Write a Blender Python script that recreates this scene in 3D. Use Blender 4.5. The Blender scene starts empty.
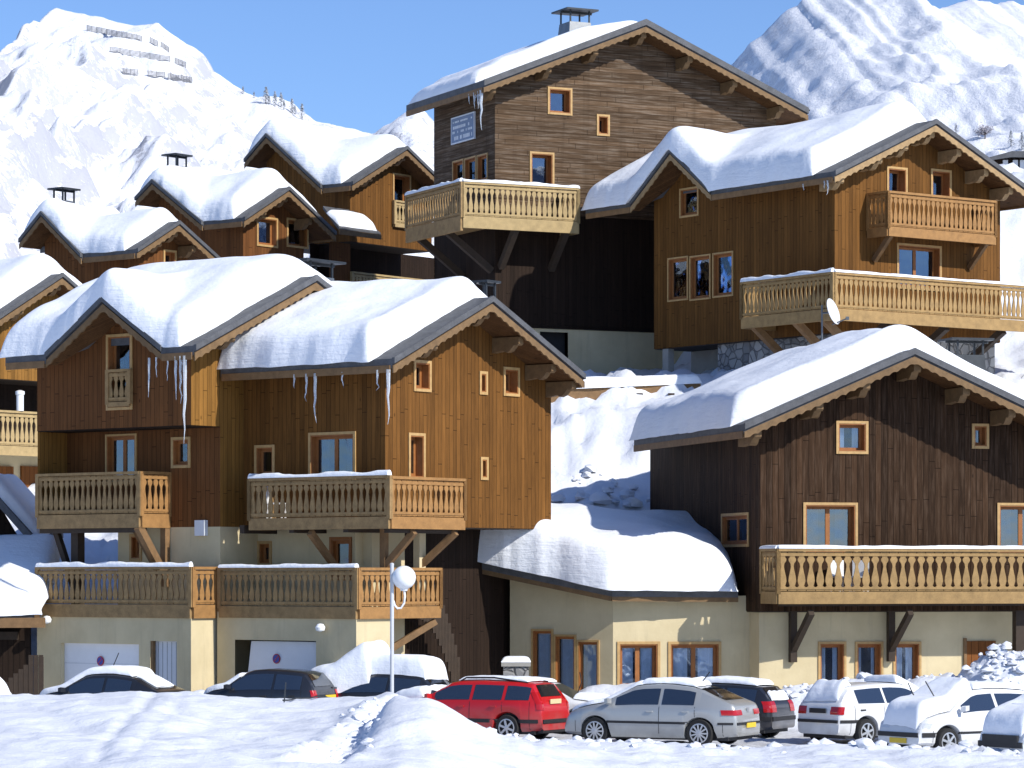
import bpy, bmesh, math, random
import numpy as np
from mathutils import Vector, Matrix, noise as mnoise

R = math.radians
scene = bpy.context.scene
COL = scene.collection
F, HZ, CX, ZC = 3200.0, 576.0, 512.0, 3.9      # focal length in pixels, eye level row, image centre, eye height

def at(px, py, Y):
    return Vector(((px - CX) / F * Y, Y, ZC + (HZ - py) / F * Y))

def fbm(x, y, z=0.0, o=4):
    return mnoise.fractal(Vector((x, y, z)), 1.0, 2.0, o)

def n1(x, y=0.0, z=0.0):
    return mnoise.noise(Vector((x, y, z)))

# ------------------------------------------------------------------ materials
class NT:
    def __init__(s, name):
        s.m = bpy.data.materials.new(name); s.m.use_nodes = True
        s.t = s.m.node_tree; s.t.nodes.clear()
        s.out = s.t.nodes.new('ShaderNodeOutputMaterial')
        s.b = s.t.nodes.new('ShaderNodeBsdfPrincipled')
        s.t.links.new(s.b.outputs[0], s.out.inputs[0])
    def n(s, typ, **k):
        nd = s.t.nodes.new(typ)
        for a, v in k.items(): setattr(nd, a, v)
        return nd
    def l(s, a, b): s.t.links.new(a, b)
    def math(s, op, a, b=None, c=None):
        nd = s.n('ShaderNodeMath', operation=op)
        for i, v in enumerate((a, b, c)):
            if v is None: continue
            if isinstance(v, (int, float)): nd.inputs[i].default_value = v
            else: s.l(v, nd.inputs[i])
        return nd.outputs[0]
    def mix(s, f, a, b, mode='MIX'):
        nd = s.n('ShaderNodeMix', data_type='RGBA', blend_type=mode)
        for i, v in ((0, f), (6, a), (7, b)):
            if isinstance(v, (int, float)): nd.inputs[i].default_value = v
            elif isinstance(v, (tuple, list)): nd.inputs[i].default_value = (*v[:3], 1)
            else: s.l(v, nd.inputs[i])
        return nd.outputs[2]
    def coords(s, scale=(1, 1, 1), kind='Object'):
        tc = s.n('ShaderNodeTexCoord'); mp = s.n('ShaderNodeMapping')
        s.l(tc.outputs[kind], mp.inputs[0]); mp.inputs['Scale'].default_value = scale
        return mp.outputs[0]
    def noise(s, vec, scale, detail=4, rough=.6):
        nd = s.n('ShaderNodeTexNoise'); s.l(vec, nd.inputs['Vector'])
        nd.inputs['Scale'].default_value = scale; nd.inputs['Detail'].default_value = detail
        nd.inputs['Roughness'].default_value = rough
        return nd.outputs[0]
    def rng(s, v, a, b, c=0., d=1.):
        nd = s.n('ShaderNodeMapRange'); s.l(v, nd.inputs[0])
        for i, q in enumerate((a, b, c, d)): nd.inputs[i + 1].default_value = q
        return nd.outputs[0]
    def bump(s, h, strength=.4, dist=.02):
        nd = s.n('ShaderNodeBump'); s.l(h, nd.inputs['Height'])
        nd.inputs['Strength'].default_value = strength; nd.inputs['Distance'].default_value = dist
        s.l(nd.outputs[0], s.b.inputs['Normal'])
    def set(s, **k):
        for a, v in k.items():
            a = a.replace('_', ' ')
            if isinstance(v, (int, float)): s.b.inputs[a].default_value = v
            elif isinstance(v, (tuple, list)): s.b.inputs[a].default_value = (*v[:3], 1)
            else: s.l(v, s.b.inputs[a])

def sc(c, k): return tuple(min(1, v * k) for v in c)

def wood(name, base, axis='v', w=.14, contrast=.5, grey=0., rough=.75):
    m = NT(name)
    tc = m.n('ShaderNodeTexCoord'); sp = m.n('ShaderNodeSeparateXYZ'); m.l(tc.outputs['Object'], sp.inputs[0])
    c = m.math('ADD', sp.outputs[0], sp.outputs[1]) if axis == 'v' else sp.outputs[2]
    cw = m.math('MULTIPLY', c, 1 / w)
    fl = m.math('FLOOR', cw); fr = m.math('FRACT', cw)
    wn = m.n('ShaderNodeTexWhiteNoise', noise_dimensions='1D'); m.l(fl, wn.inputs['W'])
    # each board gets its own grain offset
    cmb = m.n('ShaderNodeCombineXYZ'); m.l(m.math('MULTIPLY', wn.outputs[0], 40.), cmb.inputs[2 if axis == 'v' else 0])
    add = m.n('ShaderNodeVectorMath', operation='ADD'); m.l(tc.outputs['Object'], add.inputs[0]); m.l(cmb.outputs[0], add.inputs[1])
    mp = m.n('ShaderNodeMapping'); m.l(add.outputs[0], mp.inputs[0])
    mp.inputs['Scale'].default_value = (9, 9, .7) if axis == 'v' else (.55, .55, 10)
    g = m.noise(mp.outputs[0], 1.6, 6, .65)
    mp2 = m.n('ShaderNodeMapping'); m.l(tc.outputs['Object'], mp2.inputs[0])
    mp2.inputs['Scale'].default_value = (1.4, 1.4, .35) if axis == 'v' else (.3, .3, 1.2)
    big = m.noise(mp2.outputs[0], .8, 4, .6)
    v = m.math('ADD', m.math('MULTIPLY', wn.outputs[0], .45), m.math('MULTIPLY', m.rng(g, .3, .7), .55))
    col = m.mix(v, sc(base, 1 - contrast), sc(base, 1 + contrast))
    if grey: col = m.mix(m.math('MULTIPLY', m.rng(g, .48, .72), grey), col, (.30, .26, .21))
    col = m.mix(m.rng(big, .4, .75, 0, .45), col, sc(base, .55))
    groove = m.math('MULTIPLY', m.rng(fr, 0, .07), m.rng(m.math('SUBTRACT', 1., fr), 0, .05))
    along = sp.outputs[2] if axis == 'v' else m.math('ADD', sp.outputs[0], sp.outputs[1])
    en = m.math('FRACT', m.math('ADD', m.math('MULTIPLY', along, 1/2.7), m.math('MULTIPLY', wn.outputs[0], 7.31)))
    joint = m.math('MULTIPLY', m.rng(en, 0, .006), m.rng(m.math('SUBTRACT', 1., en), 0, .004))
    vk = m.n('ShaderNodeTexVoronoi'); mk = m.n('ShaderNodeMapping'); m.l(add.outputs[0], mk.inputs[0]); mk.inputs['Scale'].default_value = (2.2, 2.2, 1.1) if axis == 'v' else (1.1, 1.1, 2.2)
    m.l(mk.outputs[0], vk.inputs['Vector']); vk.inputs['Scale'].default_value = 1.0
    col = m.mix(m.rng(vk.outputs['Distance'], .03, .075, .75, 0.), col, sc(base, .3))      # knots
    mw = m.n('ShaderNodeMapping'); m.l(tc.outputs['Object'], mw.inputs[0]); mw.inputs['Scale'].default_value = (2.4, 2.4, .10)
    col = m.mix(m.rng(m.noise(mw.outputs[0], 1.0, 4, .6), .52, .78, 0, .6), col, sc(base, .42))   # rain streaks
    groove = m.math('MULTIPLY', groove, joint)
    col = m.mix(groove, sc(base, .2), col)
    m.set(Base_Color=col, Roughness=rough, Specular_IOR_Level=.12)
    m.bump(m.math('ADD', groove, m.math('MULTIPLY', g, .4)), .6, .015)
    return m.m

def plain(name, base, rough=.6, var=.15, scale=3., metal=0., bump=.15, spec=.4, coat=0.):
    m = NT(name); v = m.coords()
    g = m.noise(v, scale, 5, .6)
    g2 = m.noise(v, scale * 7, 3, .6)
    col = m.mix(m.rng(m.math('ADD', m.math('MULTIPLY', g, .7), m.math('MULTIPLY', g2, .3)), .3, .7), sc(base, 1 - var), sc(base, 1 + var))
    m.set(Base_Color=col, Roughness=rough, Metallic=metal, Specular_IOR_Level=spec, Coat_Weight=coat)
    if bump: m.bump(g2, bump, .01)
    return m.m

def snow_mat(name, col=(.88, .91, .95), bstr=.5, s1=1.2, s2=9., dist=.12, warm=None):
    m = NT(name); v = m.coords(kind='Object')
    a = m.noise(v, s1, 5, .55); b = m.noise(v, s2, 4, .6)
    c = m.mix(m.rng(a, .3, .7), sc(col, .97), sc(col, 1.02))
    m.set(Base_Color=c, Roughness=.62, Specular_IOR_Level=.25)
    st = m.noise(m.coords((.5, .5, 4.5)), 2.2, 5, .65)
    m.bump(m.math('ADD', m.math('MULTIPLY', a, 1.0), m.math('ADD', m.math('MULTIPLY', b, .24), m.math('MULTIPLY', st, .55))), bstr, dist)
    return m.m

def glass_mat(name, tint=(.35, .42, .5), refl=.22):
    m = NT(name); m.t.nodes.remove(m.b)
    tr = m.n('ShaderNodeBsdfTransparent'); tr.inputs[0].default_value = (*tint, 1)
    gl = m.n('ShaderNodeBsdfGlossy'); gl.inputs['Roughness'].default_value = .03; gl.inputs[0].default_value = (.62, .73, .88, 1)
    v = m.coords(); nb = m.n('ShaderNodeBump'); m.l(m.noise(v, 1.1, 2), nb.inputs['Height'])
    nb.inputs['Strength'].default_value = .12; nb.inputs['Distance'].default_value = .1
    m.l(nb.outputs[0], gl.inputs['Normal'])
    lw = m.n('ShaderNodeLayerWeight'); lw.inputs[0].default_value = .25
    f = m.math('ADD', lw.outputs['Fresnel'], refl)
    mx = m.n('ShaderNodeMixShader'); m.l(f, mx.inputs[0]); m.l(tr.outputs[0], mx.inputs[1]); m.l(gl.outputs[0], mx.inputs[2])
    m.l(mx.outputs[0], m.out.inputs[0])
    return m.m

MAT = {}
MAT['snow'] = snow_mat('snow_roof', bstr=.45)
MAT['snow_car'] = snow_mat('snow_on_cars', bstr=.5, s1=4, s2=22, dist=.04)
MAT['wood_m'] = wood('larch_cladding', (.158, .069, .0165), contrast=.5, w=.15)
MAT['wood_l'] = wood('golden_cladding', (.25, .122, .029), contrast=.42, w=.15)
MAT['wood_r'] = wood('aged_brown_cladding', (.046, .0235, .0115), contrast=.8, grey=.10, w=.17)
MAT['wood_u'] = wood('honey_cladding', (.155, .069, .017), contrast=.45, w=.15)
MAT['wood_t'] = wood('weathered_boards', (.104, .064, .036), axis='h', w=.17, contrast=.6, grey=.55)
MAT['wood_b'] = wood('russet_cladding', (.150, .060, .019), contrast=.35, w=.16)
MAT['wood_dark_shade'] = wood('stained_shaded_boards', (.026, .016, .011), contrast=.4, w=.15)  # dark stain, lowered further so the boards also carry painted shade
MAT['soffit'] = wood('soffit_boards', (.12, .06, .025), contrast=.35, w=.12)
MAT['beam'] = plain('beam_wood', (.20, .115, .05), .75, .3, 5)
MAT['beam_dark'] = plain('beam_dark_wood', (.04, .026, .016), .75, .3, 5)
MAT['barge_light'] = plain('bargeboard_pale_wood', (.32, .21, .10), .75, .3, 6)
MAT['barge'] = plain('bargeboard_wood', (.175, .105, .046), .75, .3, 6)
MAT['rail'] = plain('balcony_wood', (.31, .195, .075), .75, .28, 5)
MAT['rail_old'] = plain('balcony_grey_wood', (.30, .19, .08), .8, .34, 5)
MAT['rail_pale'] = plain('balcony_pale_wood', (.40, .29, .135), .75, .22, 5)
MAT['rail_honey'] = plain('balcony_honey_wood', (.30, .155, .05), .75, .28, 5)
MAT['trim'] = plain('window_trim_wood', (.46, .29, .115), .6, .2, 8)
MAT['lining'] = plain('window_lining_wood', (.30, .115, .03), .6, .2, 8)
MAT['slate'] = plain('roof_slate', (.085, .088, .095), .7, .35, 4, bump=.4)
def stucco_mat():
    m = NT('cream_stucco'); v = m.coords(); sp = m.n('ShaderNodeSeparateXYZ'); m.l(v, sp.inputs[0])
    a = m.noise(v, .9, 5, .6); b = m.noise(v, 12., 3, .6); mp = m.n('ShaderNodeMapping'); m.l(v, mp.inputs[0]); mp.inputs['Scale'].default_value = (3, 3, .25)
    st = m.noise(mp.outputs[0], 1.2, 4, .65)
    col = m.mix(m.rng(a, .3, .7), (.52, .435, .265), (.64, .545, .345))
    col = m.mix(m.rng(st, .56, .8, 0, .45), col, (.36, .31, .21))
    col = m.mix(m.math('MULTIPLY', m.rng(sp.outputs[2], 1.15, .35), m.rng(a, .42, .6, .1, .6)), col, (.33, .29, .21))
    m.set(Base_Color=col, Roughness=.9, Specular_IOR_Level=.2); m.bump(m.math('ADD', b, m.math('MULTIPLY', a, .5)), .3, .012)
    return m.m
MAT['stucco'] = stucco_mat()
MAT['concrete'] = plain('grey_render', (.34, .33, .30), .9, .15, 1.5, bump=.25)
MAT['door_white'] = plain('white_door_paint', (.74, .75, .77), .5, .04, 3, bump=.05)
MAT['door_grey'] = plain('pale_door_paint', (.60, .62, .65), .5, .05, 3, bump=.05)
MAT['door_brown'] = wood('brown_door_boards', (.20, .075, .022), w=.2, contrast=.25)
MAT['metal'] = plain('dark_metal', (.045, .05, .055), .45, .2, 5, metal=.6)
MAT['zinc'] = plain('zinc_sheet', (.16, .17, .18), .45, .2, 4, metal=.7)
MAT['white_metal'] = plain('white_enamel', (.78, .79, .80), .35, .05, 3, bump=0)
MAT['lamp_grey'] = plain('lamp_post_enamel', (.52, .54, .56), .4, .06, 3, bump=0)
MAT['globe'] = plain('opal_globe', (.86, .88, .88), .25, .03, 3, bump=0, coat=.3)
MAT['curtain'] = plain('curtain_cloth', (.72, .78, .84), .9, .12, 6)
MAT['pane'] = glass_mat('window_glass', (.84, .88, .92), .06)
MAT['pane_sky'] = glass_mat('window_glass_bright', (.4, .46, .55), .17)
MAT['ice'] = plain('icicle_ice', (.85, .9, .95), .12, .05, 6, spec=.6, coat=.3)
MAT['ice'].node_tree.nodes['Principled BSDF'].inputs['Transmission Weight'].default_value = .55
MAT['sign_blue'] = plain('sign_blue', (.035, .06, .32), .4, .05, 3, bump=0)
MAT['sign_red'] = plain('sign_red', (.45, .03, .03), .4, .05, 3, bump=0)
MAT['board_blue'] = plain('sign_board_blue', (.17, .23, .36), .5, .1, 3, bump=0)
MAT['board_text'] = plain('sign_lettering', (.72, .76, .82), .5, .05, 3, bump=0)

def stone_mat():
    m = NT('rough_stone'); v = m.coords()
    vo = m.n('ShaderNodeTexVoronoi', feature='DISTANCE_TO_EDGE'); m.l(v, vo.inputs['Vector']); vo.inputs['Scale'].default_value = 3.2
    vc = m.n('ShaderNodeTexVoronoi'); m.l(v, vc.inputs['Vector']); vc.inputs['Scale'].default_value = 3.2
    sep = m.n('ShaderNodeSeparateColor'); m.l(vc.outputs['Color'], sep.inputs[0])
    c = m.mix(sep.outputs[0], (.20, .20, .20), (.42, .41, .39))
    c = m.mix(m.rng(vo.outputs[0], .0, .06), (.10, .10, .10), c)
    m.set(Base_Color=c, Roughness=.9); m.bump(m.rng(vo.outputs[0], 0, .1), .8, .05)
    return m.m
MAT['stone'] = stone_mat()

def paint_mat(name, base, metal=0., rough=.3):
    m = NT(name); v = m.coords()
    d = m.noise(v, 2.5, 4)
    sp = m.n('ShaderNodeSeparateXYZ'); m.l(v, sp.inputs[0])
    dirt = m.math('MULTIPLY', m.rng(sp.outputs[2], .15, .75, 1., 0.), m.rng(d, .35, .7))
    c = m.mix(m.math('MULTIPLY', dirt, .55), base, (.28, .26, .24))
    m.set(Base_Color=c, Roughness=rough, Metallic=metal, Coat_Weight=.6, Coat_Roughness=.08)
    return m.m
MAT['red_paint'] = paint_mat('red_car_paint', (.50, .010, .012))
MAT['silver_paint'] = paint_mat('silver_car_paint', (.46, .47, .455), .45, .35)
MAT['white_paint'] = paint_mat('white_car_paint', (.74, .75, .75))
MAT['black_paint'] = paint_mat('black_car_paint', (.016, .018, .024))
MAT['car_glass'] = plain('car_glass', (.012, .015, .018), .03, .1, 1.2, bump=.06, spec=1.0)
MAT['car_glass'].node_tree.nodes['Principled BSDF'].inputs['IOR'].default_value = 2.1
MAT['plastic'] = plain('black_plastic', (.022, .022, .024), .55, .2, 8)
MAT['tyre'] = plain('tyre_rubber', (.02, .02, .02), .85, .2, 8)
MAT['alloy'] = plain('alloy_rim', (.52, .53, .54), .3, .1, 6, metal=.6)
MAT['tail'] = plain('tail_light_red', (.42, .008, .008), .15, .1, 5, bump=0, coat=.6)
MAT['head'] = plain('head_light_glass', (.62, .65, .68), .08, .1, 5, bump=0, coat=.6)
MAT['amber'] = plain('amber_light', (.65, .22, .02), .2, .1, 5, bump=0)
MAT['plate_y'] = plain('yellow_plate', (.72, .50, .04), .5, .05, 5, bump=0)
MAT['plate_w'] = plain('pale_plate', (.70, .55, .30), .5, .05, 5, bump=0)
MAT['interior'] = plain('car_interior', (.03, .03, .032), .9, .2, 5)

# ------------------------------------------------------------------ mesh helper
class MB:
    def __init__(s): s.v = []; s.f = []
    def add(s, vs, fs):
        o = len(s.v); s.v += [tuple(p) for p in vs]; s.f += [tuple(i + o for i in f) for f in fs]
    def box(s, x0, x1, y0, y1, z0, z1):
        s.add([(x0,y0,z0),(x1,y0,z0),(x1,y1,z0),(x0,y1,z0),(x0,y0,z1),(x1,y0,z1),(x1,y1,z1),(x0,y1,z1)],
              [(0,3,2,1),(4,5,6,7),(0,1,5,4),(1,2,6,5),(2,3,7,6),(3,0,4,7)])
    def boxes(s, pts, fn):      # 8 points through a mapping function
        pass
    def beam(s, a, b, w, h, up=(0, 0, 1)):     # rectangular bar from a to b
        a = Vector(a); b = Vector(b); d = (b - a).normalized(); u = Vector(up)
        sd = d.cross(u)
        if sd.length < 1e-4: sd = d.cross(Vector((1, 0, 0)))
        sd.normalize(); u = sd.cross(d).normalized()
        vs = []
        for p in (a, b):
            for i, j in ((-1,-1),(1,-1),(1,1),(-1,1)): vs.append(p + sd*(w/2*i) + u*(h/2*j))
        s.add(vs, [(0,1,2,3),(7,6,5,4),(0,4,5,1),(1,5,6,2),(2,6,7,3),(3,7,4,0)])
    def prism(s, poly, off):     # polygon (3D points) extruded along vector off
        off = Vector(off); n = len(poly); p = [Vector(q) for q in poly]
        s.add(p + [q + off for q in p], [tuple(range(n)), tuple(range(2*n-1, n-1, -1))] +
              [(i, i + n, (i+1) % n + n, (i+1) % n) for i in range(n)])
    def tube(s, pts, rad, k=8, cap=True):
        pts = [Vector(p) for p in pts]; n = len(pts)
        rad = rad if isinstance(rad, (list, tuple)) else [rad] * n
        vs = []; ref = Vector((0.13, .27, .95))
        for i, p in enumerate(pts):
            d = (pts[min(i+1, n-1)] - pts[max(i-1, 0)]).normalized()
            a = d.cross(ref)
            if a.length < .05: a = d.cross(Vector((1, 0, 0)))
            a.normalize(); b = d.cross(a)
            for j in range(k):
                t = 2*math.pi*j/k; vs.append(p + a*(rad[i]*math.cos(t)) + b*(rad[i]*math.sin(t)))
        fs = [(i*k+j, i*k+(j+1) % k, (i+1)*k+(j+1) % k, (i+1)*k+j) for i in range(n-1) for j in range(k)]
        if cap: fs += [tuple(range(k))[::-1], tuple(range((n-1)*k, n*k))]
        s.add(vs, fs)
    def lathe(s, prof, axis='z', c=(0, 0, 0), k=16):   # prof: (r, h)
        vs = []; c = Vector(c)
        for r, h in prof:
            for j in range(k):
                t = 2*math.pi*j/k; a, b = r*math.cos(t), r*math.sin(t)
                vs.append(c + (Vector((a, b, h)) if axis == 'z' else Vector((a, h, b))))
        n = len(prof)
        fs = [(i*k+j, i*k+(j+1) % k, (i+1)*k+(j+1) % k, (i+1)*k+j) for i in range(n-1) for j in range(k)]
        fs += [tuple(range(k))[::-1], tuple(range((n-1)*k, n*k))]
        s.add(vs, fs)
    def build(s, name, mat, parent=None, smooth=False, angle=40, recalc=True):
        me = bpy.data.meshes.new(name); me.from_pydata(s.v, [], s.f)
        if recalc:
            bm = bmesh.new(); bm.from_mesh(me); bmesh.ops.recalc_face_normals(bm, faces=bm.faces); bm.to_mesh(me); bm.free()
        me.materials.append(MAT[mat] if isinstance(mat, str) else mat)
        if smooth:
            me.polygons.foreach_set('use_smooth', [True]*len(me.polygons))
            if angle: me.set_sharp_from_angle(angle=R(angle))
        o = bpy.data.objects.new(name, me); COL.objects.link(o)
        if parent: o.parent = parent
        return o

def tag(o, label=None, cat=None, group=None, kind=None):
    for k, v in (('label', label), ('category', cat), ('group', group), ('kind', kind)):
        if v: o[k] = v
    return o

def thing(name, label, cat, loc, rz=0., group=None):
    o = bpy.data.objects.new(name, None); COL.objects.link(o)
    o.empty_display_size = .3
    o.location = loc; o.rotation_euler = (0, 0, rz)
    return tag(o, label, cat, group)

# ------------------------------------------------------------------ snow lying on a surface z = base(x, y)
def edge_spaced(n, k=.6):
    t = np.linspace(0, 1, n); return (1-k)*t + k*(t*t*(3-2*t))

def snow_sheet(name, parent, x0, x1, y0, y1, base, t, seed, r=(.5,.5,.5,.5), wob=.12, nx=60, ny=60, blur=6, mat='snow',
               tfun=None, rough=.0, pw=2.6, mapf=None):
    rnd = seed*17.3
    us, vs = edge_spaced(nx), edge_spaced(ny)
    X = np.zeros((nx, ny)); Y = np.zeros((nx, ny)); B = np.zeros((nx, ny)); T = np.zeros((nx, ny))
    for j, v in enumerate(vs):
        yy = y0 + (y1-y0)*v
        xa = x0 + wob*(fbm(yy*.9, rnd, 1., 3)); xb = x1 + wob*fbm(yy*.9, rnd, 7., 3)
        for i, u in enumerate(us):
            xx = x0 + (x1-x0)*u
            ya = y0 + wob*fbm(xx*.9, rnd, 3., 3); yb = y1 + wob*fbm(xx*.9, rnd, 5., 3)
            fx = max(0, 1-4*u)**2; gx = max(0, 4*u-3)**2; fy = max(0, 1-4*v)**2; gy = max(0, 4*v-3)**2
            x = xx + (xa-x0)*fx + (xb-x1)*gx; y = yy + (ya-y0)*fy + (yb-y1)*gy
            X[i, j], Y[i, j] = mapf(x, y) if mapf else (x, y); B[i, j] = base(x, y)
            p = 1.
            for d, rr in ((x-xa, r[0]), (xb-x, r[1]), (y-ya, r[2]), (yb-y, r[3])):
                q = 1-min(max(d, 0)/rr, 1); p *= (1-q**pw)**(1/pw)
            th = t*(1 + .22*fbm(x*.3, y*.3, rnd, 2) + .10*fbm(x*.9, y*.9, rnd+9, 2))
            if tfun: th *= tfun(x, y)
            e = 1 - abs(2*p-1)
            T[i, j] = max(.03, th*p) + rough*p*(1-p*.8)*(2.2*fbm(x*2.6, y*2.6, rnd, 4) + 1.5*abs(n1(x*5, y*5, rnd)))
    S = B + T
    core = S.copy()
    for _ in range(blur):
        core[1:-1, 1:-1] = (core[1:-1, 1:-1]*2 + core[:-2, 1:-1] + core[2:, 1:-1] + core[1:-1, :-2] + core[1:-1, 2:])/6
    S = np.maximum(core, B + .03)
    m = MB(); vs_ = [(X[i, j], Y[i, j], S[i, j]) for i in range(nx) for j in range(ny)]
    vs_ += [(X[i, j], Y[i, j], B[i, j]+.006) for i in range(nx) for j in range(ny)]
    N = nx*ny; fs = []
    for i in range(nx-1):
        for j in range(ny-1):
            a = i*ny+j; fs.append((a, a+ny, a+ny+1, a+1)); fs.append((N+a, N+a+1, N+a+ny+1, N+a+ny))
    ring = [i*ny for i in range(nx)] + [(nx-1)*ny+j for j in range(1, ny)] + [i*ny+ny-1 for i in range(nx-2, -1, -1)] + [j for j in range(ny-2, 0, -1)]
    for a, b in zip(ring, ring[1:]+ring[:1]): fs.append((b, a, N+a, N+b))
    m.add(vs_, fs)
    return m.build(name, mat, parent, smooth=True, angle=75)

# ------------------------------------------------------------------ chalets
GR = 'wooden chalets on the snowy hillside'
class House:
    def __init__(s, name, label, px, Y, th, zb=0, cat='chalet', group=GR):
        s.X0 = (px-CX)/F*Y; s.Y0 = Y; s.c = math.cos(R(th)); s.s = math.sin(R(th)); s.zb = zb
        s.root = thing(name, label, cat, (s.X0, Y, zb), R(th), group)
        s.open = {}; s.roof = None; s.rnd = random.Random(int(px*7+Y))
    def G(s, px, py, y=0.):
        k = (px-CX)/F
        lx = (k*(s.Y0+y*s.c)-s.X0+y*s.s)/(s.c-k*s.s); Yw = s.Y0+lx*s.s+y*s.c
        return lx, ZC+(HZ-py)/F*Yw-s.zb
    def S(s, px, py, x=0.):
        k = (px-CX)/F
        ly = (s.X0+x*s.c-k*s.Y0-k*x*s.s)/(s.s+k*s.c); Yw = s.Y0+x*s.s+ly*s.c
        return ly, ZC+(HZ-py)/F*Yw-s.zb
    def P(s, ax, plane, px, py):
        return s.G(px, py, plane) if ax == 'g' else s.S(px, py, plane)
    # --- a planar wall with cut openings; outline in (u, z)
    def wall(s, ax, plane, outline, mat, name='wall', key=None):
        to = (lambda u, z: (u, plane, z)) if ax == 'g' else (lambda u, z: (plane, u, z))
        bm = bmesh.new(); bm.faces.new([bm.verts.new(to(*p)) for p in outline])
        ops = s.open.get(key or (ax, plane), [])
        ua = Vector((1, 0, 0)) if ax == 'g' else Vector((0, 1, 0)); za = Vector((0, 0, 1))
        for (u0, u1, z0, z1) in ops:
            for q, n in ((u0, ua), (u1, ua), (z0, za), (z1, za)):
                bmesh.ops.bisect_plane(bm, geom=bm.verts[:]+bm.edges[:]+bm.faces[:], plane_co=n*q, plane_no=n)
        kill = []
        for f in bm.faces:
            c = f.calc_center_median(); u = c.x if ax == 'g' else c.y
            if any(u0 < u < u1 and z0 < c.z < z1 for (u0, u1, z0, z1) in ops): kill.append(f)
        if kill: bmesh.ops.delete(bm, geom=kill, context='FACES')
        me = bpy.data.meshes.new(name); bm.to_mesh(me); bm.free(); me.materials.append(MAT[mat])
        o = bpy.data.objects.new(name, me); COL.objects.link(o); o.parent = s.root
        return o
    def win(s, ax, pl, pt, pr, pb, plane=0., mull=0, depth=.2, name='window', trim=.07, curtain=0, pane='pane', mat='trim',
            lining='lining', sill=False, rows=0, key=None, sash=.075):
        """a window whose trim fills the pixel box (left, top, right, bottom) on that wall plane"""
        u0, u1 = sorted((s.P(ax, plane, pl, pt)[0], s.P(ax, plane, pr, pt)[0]))
        pm = (pl+pr)/2
        z1 = s.P(ax, plane, pm, pt)[1]; z0 = s.P(ax, plane, pm, pb)[1]
        s.winu(ax, u0, u1, z0, z1, plane, mull, depth, name, trim, curtain, pane, mat, lining, sill, rows, key, sash)
        return u0, u1, z0, z1
    def winu(s, ax, u0, u1, z0, z1, plane=0., mull=0, depth=.2, name='window', trim=.07, curtain=0, pane='pane', mat='trim',
             lining='lining', sill=False, rows=0, key=None, sash=.075):
        t = trim
        a, b, c, d = u0+t, u1-t, z0+t, z1-t
        s.open.setdefault(key or (ax, plane), []).append((a, b, c, d))
        def bx(m, ua, ub, da, db, za, zb):
            if ax == 'g': m.box(ua, ub, plane+da, plane+db, za, zb)
            else: m.box(plane+da, plane+db, ua, ub, za, zb)
        f = MB()
        bx(f, u0, a, -.035, .0, z0, z1); bx(f, b, u1, -.035, .0, z0, z1)
        bx(f, a, b, -.033, .0, d, z1); bx(f, a, b, -.045, .0, z0, c)
        w = f.build(name, mat, s.root)
        g = MB(); e = .003
        bx(g, a+e, a+.03, -.02, depth+.1, c+e, d-e); bx(g, b-.03, b-e, -.02, depth+.1, c+e, d-e)
        bx(g, a+.03, b-.03, -.018, depth+.1, d-.03, d-e); bx(g, a+.03, b-.03, -.018, depth+.1, c+e, c+.03)
        q = sash
        bx(g, a+.03, a+.03+q, depth, depth+.06, c+.03, d-.03); bx(g, b-.03-q, b-.03, depth, depth+.06, c+.03, d-.03)
        bx(g, a+.03+q, b-.03-q, depth+.002, depth+.058, d-.03-q, d-.03); bx(g, a+.03+q, b-.03-q, depth+.002, depth+.058, c+.03, c+.03+q)
        A, B = a+.03+q, b-.03-q
        for k in range(mull):
            u = A+(B-A)*(k+1)/(mull+1); bx(g, u-.06, u+.06, depth+.004, depth+.056, c+.03+q, d-.03-q)
        for k in range(rows):
            z = c+(d-c)*(k+1)/(rows+1); bx(g, A, B, depth+.008, depth+.05, z-.03, z+.03)
        g.build('frame', lining, w)
        p = MB(); bx(p, A-.01, B+.01, depth+.026, depth+.032, c+.09, d-.09); p.build('pane', pane, w)
        if curtain:
            k = MB(); n = 40; pts = []
            spans = [(A, A+(B-A)*curtain*.5), (B-(B-A)*curtain*.5, B)] if curtain < 1 else [(A, B)]
            for (ca, cb) in spans:
                vs = []
                nn = max(6, int((cb-ca)/.04))
                for i in range(nn+1):
                    u = ca+(cb-ca)*i/nn; dd = plane+depth+.085+.02*math.sin(u*34+1.5*math.sin(u*9))
                    for z in (c+.05, d-.05): vs.append((u, dd, z) if ax == 'g' else (dd, u, z))
                k.add(vs, [(2*i, 2*i+2, 2*i+3, 2*i+1) for i in range(nn)])
            k.build('curtain', 'curtain', w, smooth=True)
        # a shallow dark room behind the glass
        bk = MB(); bx(bk, a-.3, b+.3, depth+.9, depth+.93, c-.3, d+.3); bk.build('room_back', 'interior', w)
        return w
    # --- gabled roof
    def set_roof(s, W, D, ze, slope, oe=.9, og=1.0, oy=.3, th=.24, oer=None, xr=None):
        s.W, s.D, s.ze, s.sl, s.oe, s.og, s.oy, s.th = W, D, ze, slope, oe, og, oy, th
        s.oer = oe if oer is None else oer
        s.xr = W/2 if xr is None else xr; s.zr = ze + slope*s.xr; s.dorm = None; s.hl = 99.
    def under(s, x): return s.zr - s.sl*abs(x-s.xr)
    def top(s, x, y):
        z = s.under(x) + s.th
        if s.dorm:
            yd, zd, sd, hd, od, xi = s.dorm
            if -hd-.02 < y-yd < min(hd, s.hl)+.02 and x < xi: z = max(z, zd - sd*abs(y-yd) + s.th)
        return z
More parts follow.
